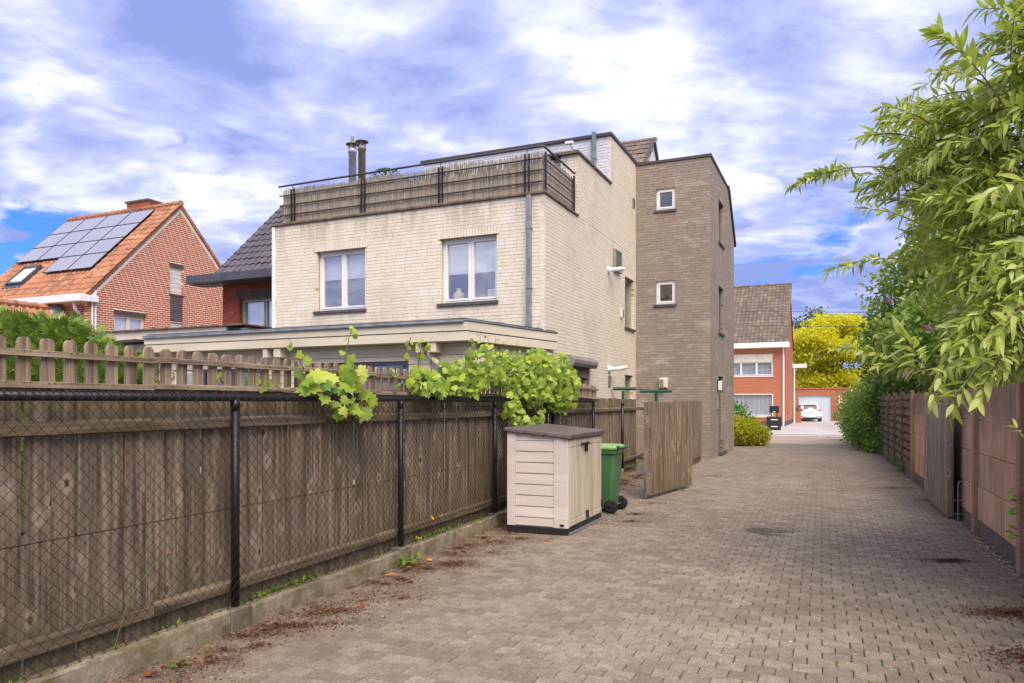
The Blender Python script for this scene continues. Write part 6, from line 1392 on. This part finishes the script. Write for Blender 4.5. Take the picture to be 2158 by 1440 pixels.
def cane(pts, leaves=True, s0=.06, s1=.13, every=.09, tipsmall=True):
    pts = [Vector(p) for p in pts]; P_ = []
    for a, b in zip(pts, pts[1:]):
        for k in range(6): P_.append(a.lerp(b, k/6)+rvec()*.006)
    P_.append(pts[-1]); n = len(P_); st2.tube(P_, [.006-.0045*i/n for i in range(n)], 5, .4)
    if leaves:
        for i in range(2, n, max(1, int(every/.03))):
            t = i/n; s = (s1*(1-t)+s0*t if tipsmall else random.uniform(s0, s1)); vine_blob(P_[i]+rvec()*.03, (.03, .03, .03), 1, s*.8, s*1.15)
X = -.08
# spray A (nearest)
cane([(X, 6.45, 1.72), (X+.02, 6.4, 1.88), (X+.03, 6.28, 2.02), (X+.03, 6.2, 2.12)], s0=.03, s1=.10); cane([(X, 6.9, 1.7), (X+.05, 6.92, 1.9), (X+.05, 6.98, 2.1), (X+.06, 7.02, 2.24), (X+.06, 7.1, 2.28)], s0=.03, s1=.11)
vine_blob((X+.06, 6.52, 1.76), (.08, .22, .13), 13, .09, .15); vine_blob((X+.08, 7.0, 1.86), (.06, .13, .2), 11, .10, .16); vine_blob((X+.12, 6.85, 1.55), (.08, .26, .12), 11, .07, .14); vine_blob((X+.1, 7.2, 1.62), (.08, .12, .14), 6, .11, .16); vine_blob((X-.1, 6.15, 1.78), (.08, .16, .1), 8, .09, .14)
cane([(X, 6.0, 1.7), (X+.06, 6.5, 1.66), (X+.08, 7.0, 1.62), (X, 7.6, 1.72), (X, 8.4, 1.74), (X+.05, 9.5, 1.8)], leaves=False)
# B
cane([(X, 8.7, 1.8), (X, 8.66, 2.0), (X, 8.62, 2.2), (X+.02, 8.6, 2.3)], s0=.03, s1=.1); cane([(X, 7.95, 1.75), (X, 7.9, 1.9), (X+.02, 7.85, 1.97)], s0=.03, s1=.09); cane([(X, 9.2, 1.85), (X, 9.25, 2.05), (X, 9.3, 2.2)], s0=.05, s1=.11)
vine_blob((X+.04, 8.45, 1.84), (.12, .40, .15), 52, .07, .125); vine_blob((X+.0, 9.1, 1.9), (.12, .32, .2), 48, .07, .125); vine_blob((X+.04, 8.9, 1.76), (.14, .5, .08), 34, .07, .12)
# C main mass
for (c, r, n) in (((X, 10.05, 2.1), (.2, .45, .27), 125), ((X, 10.9, 2.02), (.22, .6, .30), 170), ((X+.05, 11.9, 2.08), (.28, .65, .36), 260), ((X+.1, 12.6, 2.0), (.32, .55, .42), 240), ((X+.12, 11.6, 1.78), (.26, .6, .22), 120), ((X+.15, 12.7, 1.62), (.25, .4, .2), 80), ((X, 9.75, 1.85), (.14, .3, .2), 44),
                  ((X+.16, 10.75, 1.52), (.1, .22, .2), 46), ((X+.2, 10.9, 1.3), (.1, .16, .12), 22), ((X+.22, 11.6, 1.42), (.06, .14, .16), 14), ((X+.1, 13.2, 1.9), (.25, .4, .3), 110)):
    vine_blob(c, r, int(n*1.15), .055, .115)
for y in (8.1, 8.35, 9.5, 9.8, 10.1, 10.35, 10.6, 10.9, 11.15, 11.4, 11.7, 11.95, 12.2, 12.5, 12.8, 13.1, 13.3): cane([(X, y, 2.0), (X+.03, y+.05, 2.28), (X+.04, y+random.uniform(-.1, .1), 2.40+random.uniform(-.16, .12) if y > 9.4 else 2.12)], s0=.03, s1=.09)
cane([(X+.2, 11.3, 1.2), (X+.24, 11.5, 1.42), (X+.22, 11.62, 1.62), (X+.1, 11.7, 1.8)], s0=.05, s1=.1); cane([(X, 9.5, 1.8), (X+.05, 10.5, 1.75), (X+.05, 11.5, 1.8), (X+.1, 12.8, 1.9)], leaves=False)
cane([(X-.1, 11.5, 0.1), (X-.12, 11.5, 1.0), (X-.05, 11.5, 1.8)], leaves=False)
# sprig by the wall at the far left of the pickets
cane([(X-.06, 5.62, 1.74), (X-.08, 5.55, 1.80), (X-.08, 5.5, 1.86)], s0=.02, s1=.04)
sc.finish(300, 'foliage'); st2.build('canes', BARK, VR)['kind'] = 'stuff'
# ivy sprigs at the right edge and at the foot of the wall
random.seed(93)
iv = root('ivy_sprig', RO, RA, 'small bright ivy shoots climbing the near right post', 'ivy'); its = []
for z in (.42, .62, .78): 
    for k in range(5): its.append((0, leafM((-.1+random.gauss(0, .01), 7.45+random.gauss(0, .04), z+random.gauss(0, .05)), Vector((-.6, -.6, -.2))+rvec()*.5, random.uniform(.05, .09), random.uniform(-.5, .5)), random.random()))
bake('leaves', [VT[0]], its, VINE, iv)
# ================================================================ POTS ON THE TERRACE
for x, s, lab in ((-4.38, 1.0, 'terracotta pot with a leafy plant behind the terrace reeds'), (-4.95, .72, 'smaller terracotta pot with a low plant behind the terrace reeds')):
    r_ = root('potted_plant', HW(x, .75, 6.35 if s == 1 else 6.3), HA, lab, 'plant pot'); MB().lathe([(.16*s, 0), (.25*s, .42*s), (.28*s, .43*s), (.28*s, .5*s), (.22*s, .5*s)], 16).build('pot', TERRA, r_, True)
    MB().box(-.3, .3, -.2, .2, -.5, -.002).build('stand', WOODP, r_); its = []
    for k in range(int(420*s)):
        v = rvec(); p = (v.x*.42*s*random.random()**.4, v.y*.3*s, .62*s+v.z*.20*s); its.append((0, leafM(p, v+Vector((0, 0, .5)), .07, 0), random.random()))
    bake('foliage', [SM], its, GREEN4, r_)
# ================================================================ LITTER, MOSS, WEEDS
random.seed(101)
def chips(name, label, spots, mat, s0, s1, tm, cat='debris'):
    its = []
    for (x, y, rx, ry, n) in spots:
        for i in range(n):
            a = random.uniform(0, 6.283); rr = abs(random.gauss(0, .62)); px_, py_ = x+math.cos(a)*rr*rx, y+math.sin(a)*rr*ry
            hgt = max(0, (1-rr))*.016*random.random(); d = Vector((random.gauss(0, 1), random.gauss(0, 1), random.uniform(-.1, .35)))
            its.append((0, leafM((px_, py_, .006+hgt), d, random.uniform(s0, s1), random.uniform(-.6, .6)), random.random()))
    o = bake(name, [tm], its, mat); o['label'] = label; return o
def L_(x, y): return LW(x, y)[:2]
sp_ = [(3.85, 7.55+0, .3, .13, 0)]
piles = [(4.43, 7.48, .26, .10, 900), (3.80, 5.62, .36, .17, 2300), (3.32, 4.62, .34, .2, 2300), (3.2, 4.15, .3, .2, 900), (4.62, 5.9, .2, .12, 300)]
strip = []
for i in range(120):
    y = 3.3+i*.12+random.uniform(-.1, .1); x_, y_ = L_(random.uniform(.08, .75)*random.random()+.1, y); q_ = random.random(); strip.append((x_, y_, random.uniform(.08, .22)+.3*q_, random.uniform(.05, .12)+.2*q_, random.randint(60, 260)))
for (u, v, n, r) in ((1340, 1085, 420, .22), (1330, 1100, 300, .2), (1370, 1062, 250, .3), (700, 1290, 600, .16), (620, 1320, 520, .14), (945, 1190, 420, .2), (900, 1200, 300, .2), (1500, 1005, 420, .5), (1420, 1035, 250, .4), (1880, 1030, 500, .35), (1960, 1055, 240, .3), (1240, 1105, 200, .2)):
    Y = 1.6*1556/(v-850); strip.append(((u-1079)/1556*Y, Y, r*1.6, r*.7, n))
chips('seed_litter', 'reddish brown seed litter in piles and drifts on the paving', piles+strip, DEBRIS, .009, .028, SM)
edge = []
for i in range(90):
    y = 6+i*.12; x_, y_ = RW(-.09-abs(random.gauss(0, .03)), y)[:2]; edge.append((x_, y_, .08, .08, random.randint(6, 34)))
chips('petal_litter', 'pale dry petals gathered along the foot of the right wall', edge, PETALM, .01, .024, OV)
random.seed(111)
# larger single dead leaves, each lying alone
dl = []
spots_ = [(300, 1430), (430, 1392), (395, 1372), (545, 1335), (590, 1322), (702, 1290), (765, 1276), (855, 1232), (810, 1216), (870, 1204), (880, 1190), (968, 1166), (1145, 1142), (1085, 1118)]
ORD = 'First Second Third Fourth Fifth Sixth Seventh Eighth Ninth Tenth Eleventh Twelfth Thirteenth Fourteenth'.lower().split()
for i, (u, v) in enumerate(spots_):
    Y = 1.6*1556/(v-850); x = (u-1079)/1556*Y
    me = LT[(0, 2, 1)[i % 3]]['me'].copy(); me.materials.append(DEADL); o = bpy.data.objects.new('fallen_leaf', me); COL.objects.link(o)
    s = random.uniform(.07, .13); o.matrix_world = Matrix([list(map(float, q)) for q in leafM((x, Y, .015), Vector((random.gauss(0, 1), random.gauss(0, 1), .05)), s, random.gauss(0, .4))]); o.scale = (s*1.25, s, s)
    tag(o, f'{ORD[i]} curled brown fallen leaf along the left kerb, counting away from the camera', 'leaf', 'fallen leaves along the left kerb')
for i, (u, v) in enumerate(((375, 1412), (402, 1403))):
    Y = 1.6*1556/(v-850); x = (u-1079)/1556*Y; me = LT[i % 2]['me'].copy(); me.materials.append(VINEO); o = bpy.data.objects.new('fallen_leaf', me); COL.objects.link(o); o.matrix_world = Matrix([list(map(float, q)) for q in leafM((x, Y, .015), Vector((random.gauss(0, 1), .4, .1)), .1, .3)])
    tag(o, f'{("nearer", "farther")[i]} wilted green fallen leaf on the paving at the lower left', 'leaf', 'green fallen leaves at the lower left')
for i, (x, y, z, lab) in enumerate(((*L_(.19, 8.1), .012, 'yellow petal lying on the paving near the kerb'), (*L_(-.02, 8.55), .36, 'upper yellow petal caught in the chain link'), (*L_(-.015, 8.2), .2, 'lower yellow petal caught in the chain link'))):
    m_ = MB().lathe([(.005, 0), (.028, .008), (.03, .012), (.012, .006)], 7); o = m_.build('petal', YPET, None, True); o.location = (x, y, z); o.rotation_euler = (.9 if z > .1 else .2, .2, i); tag(o, lab, 'petal')
# grass and moss along the kerb
its = []
for i in range(2600):
    y = random.uniform(3.2, 15); 
    if math.sin(y*2.3)+math.sin(y*5.1+1)*.6+random.gauss(0, .4) < .35: continue
    x_, y_, _ = LW(-.095+random.uniform(-.03, .015), y); its.append((0, leafM((x_, y_, .14), Vector((random.gauss(.1, .5), random.gauss(0, .7), .5)), random.uniform(.02, .06), 0), random.random()))
o = bake('grass', [SM], its, GREEN3); o['label'] = 'short green weeds growing along the kerb top'
its = []
for i in range(520):
    x, y = random.gauss(2.9, 1.1), random.gauss(5.2, 1.5); 
    c_, s_ = math.cos(-RA), math.sin(-RA); lx, ly = (x-RO[0])*c_-y*s_, (x-RO[0])*s_+y*c_
    ly = .9+round((ly-.9)/pw_)*pw_+random.gauss(0, .02)+pw_/2*0; row_ = round((ly-.9)/pw_); lx = -7.2+(pl_/2 if row_ % 2 else 0)+(round((lx+7.2)/pl_)+.5)*pl_+random.gauss(0, .003)
    wx, wy, _ = RW(lx, ly)
    if wy < 3.2 or wy > 9: continue
    for k in range(5): its.append((0, leafM((wx+random.gauss(0, .003), wy+random.gauss(0, .012), .0), rvec()+Vector((0, 0, .8)), random.uniform(.008, .02), 0), random.random()))
o = bake('joint_moss', [SM], its, VINEO); o['label'] = 'tiny green moss tufts in the paving joints'
# weeds at the wall foot and by the second post block
its = []
for (x_, y_, n, h) in ((*L_(.04, 7.93), 40, .05), (*RW(-.05, 18.5)[:2], 60, .2), (*RW(-.05, 20.2)[:2], 60, .25), (*RW(-.1, 22)[:2], 50, .3)):
    for k in range(n): its.append((0, leafM((x_+random.gauss(0, .05), y_+random.gauss(0, .12), random.uniform(0, h)), rvec()+Vector((0, 0, .5)), random.uniform(.03, .08), 0), random.random()))
o = bake('wall_weeds', [OV], its, VINEO); o['label'] = 'small leafy weeds at the foot of the fences'
st_ = MB().tube([LW(-.02, 4.6, .15), LW(-.01, 4.7, .45), LW(.02, 4.86, .62), LW(.02, 4.95, .66)], .002, 4); w_o = root('plantain_weed', LW(-.02, 4.6, .15), 0, 'single thin weed stalk with seed head in front of the chain link', 'weed'); so_ = st_.build('stalk', VINEO, w_o); so_.location = tuple(-c for c in LW(-.02, 4.6, .15))
h_ = MB().lathe([(.002, -.01), (.010, 0), (.008, .02), (.002, .03)], 8).build('seed_head', DEADL, w_o); q = LW(.02, 4.95, .66); b_ = LW(-.02, 4.6, .15); h_.location = (q[0]-b_[0], q[1]-b_[1], q[2]-b_[2]); h_.rotation_euler = (0, 1.2, 0)
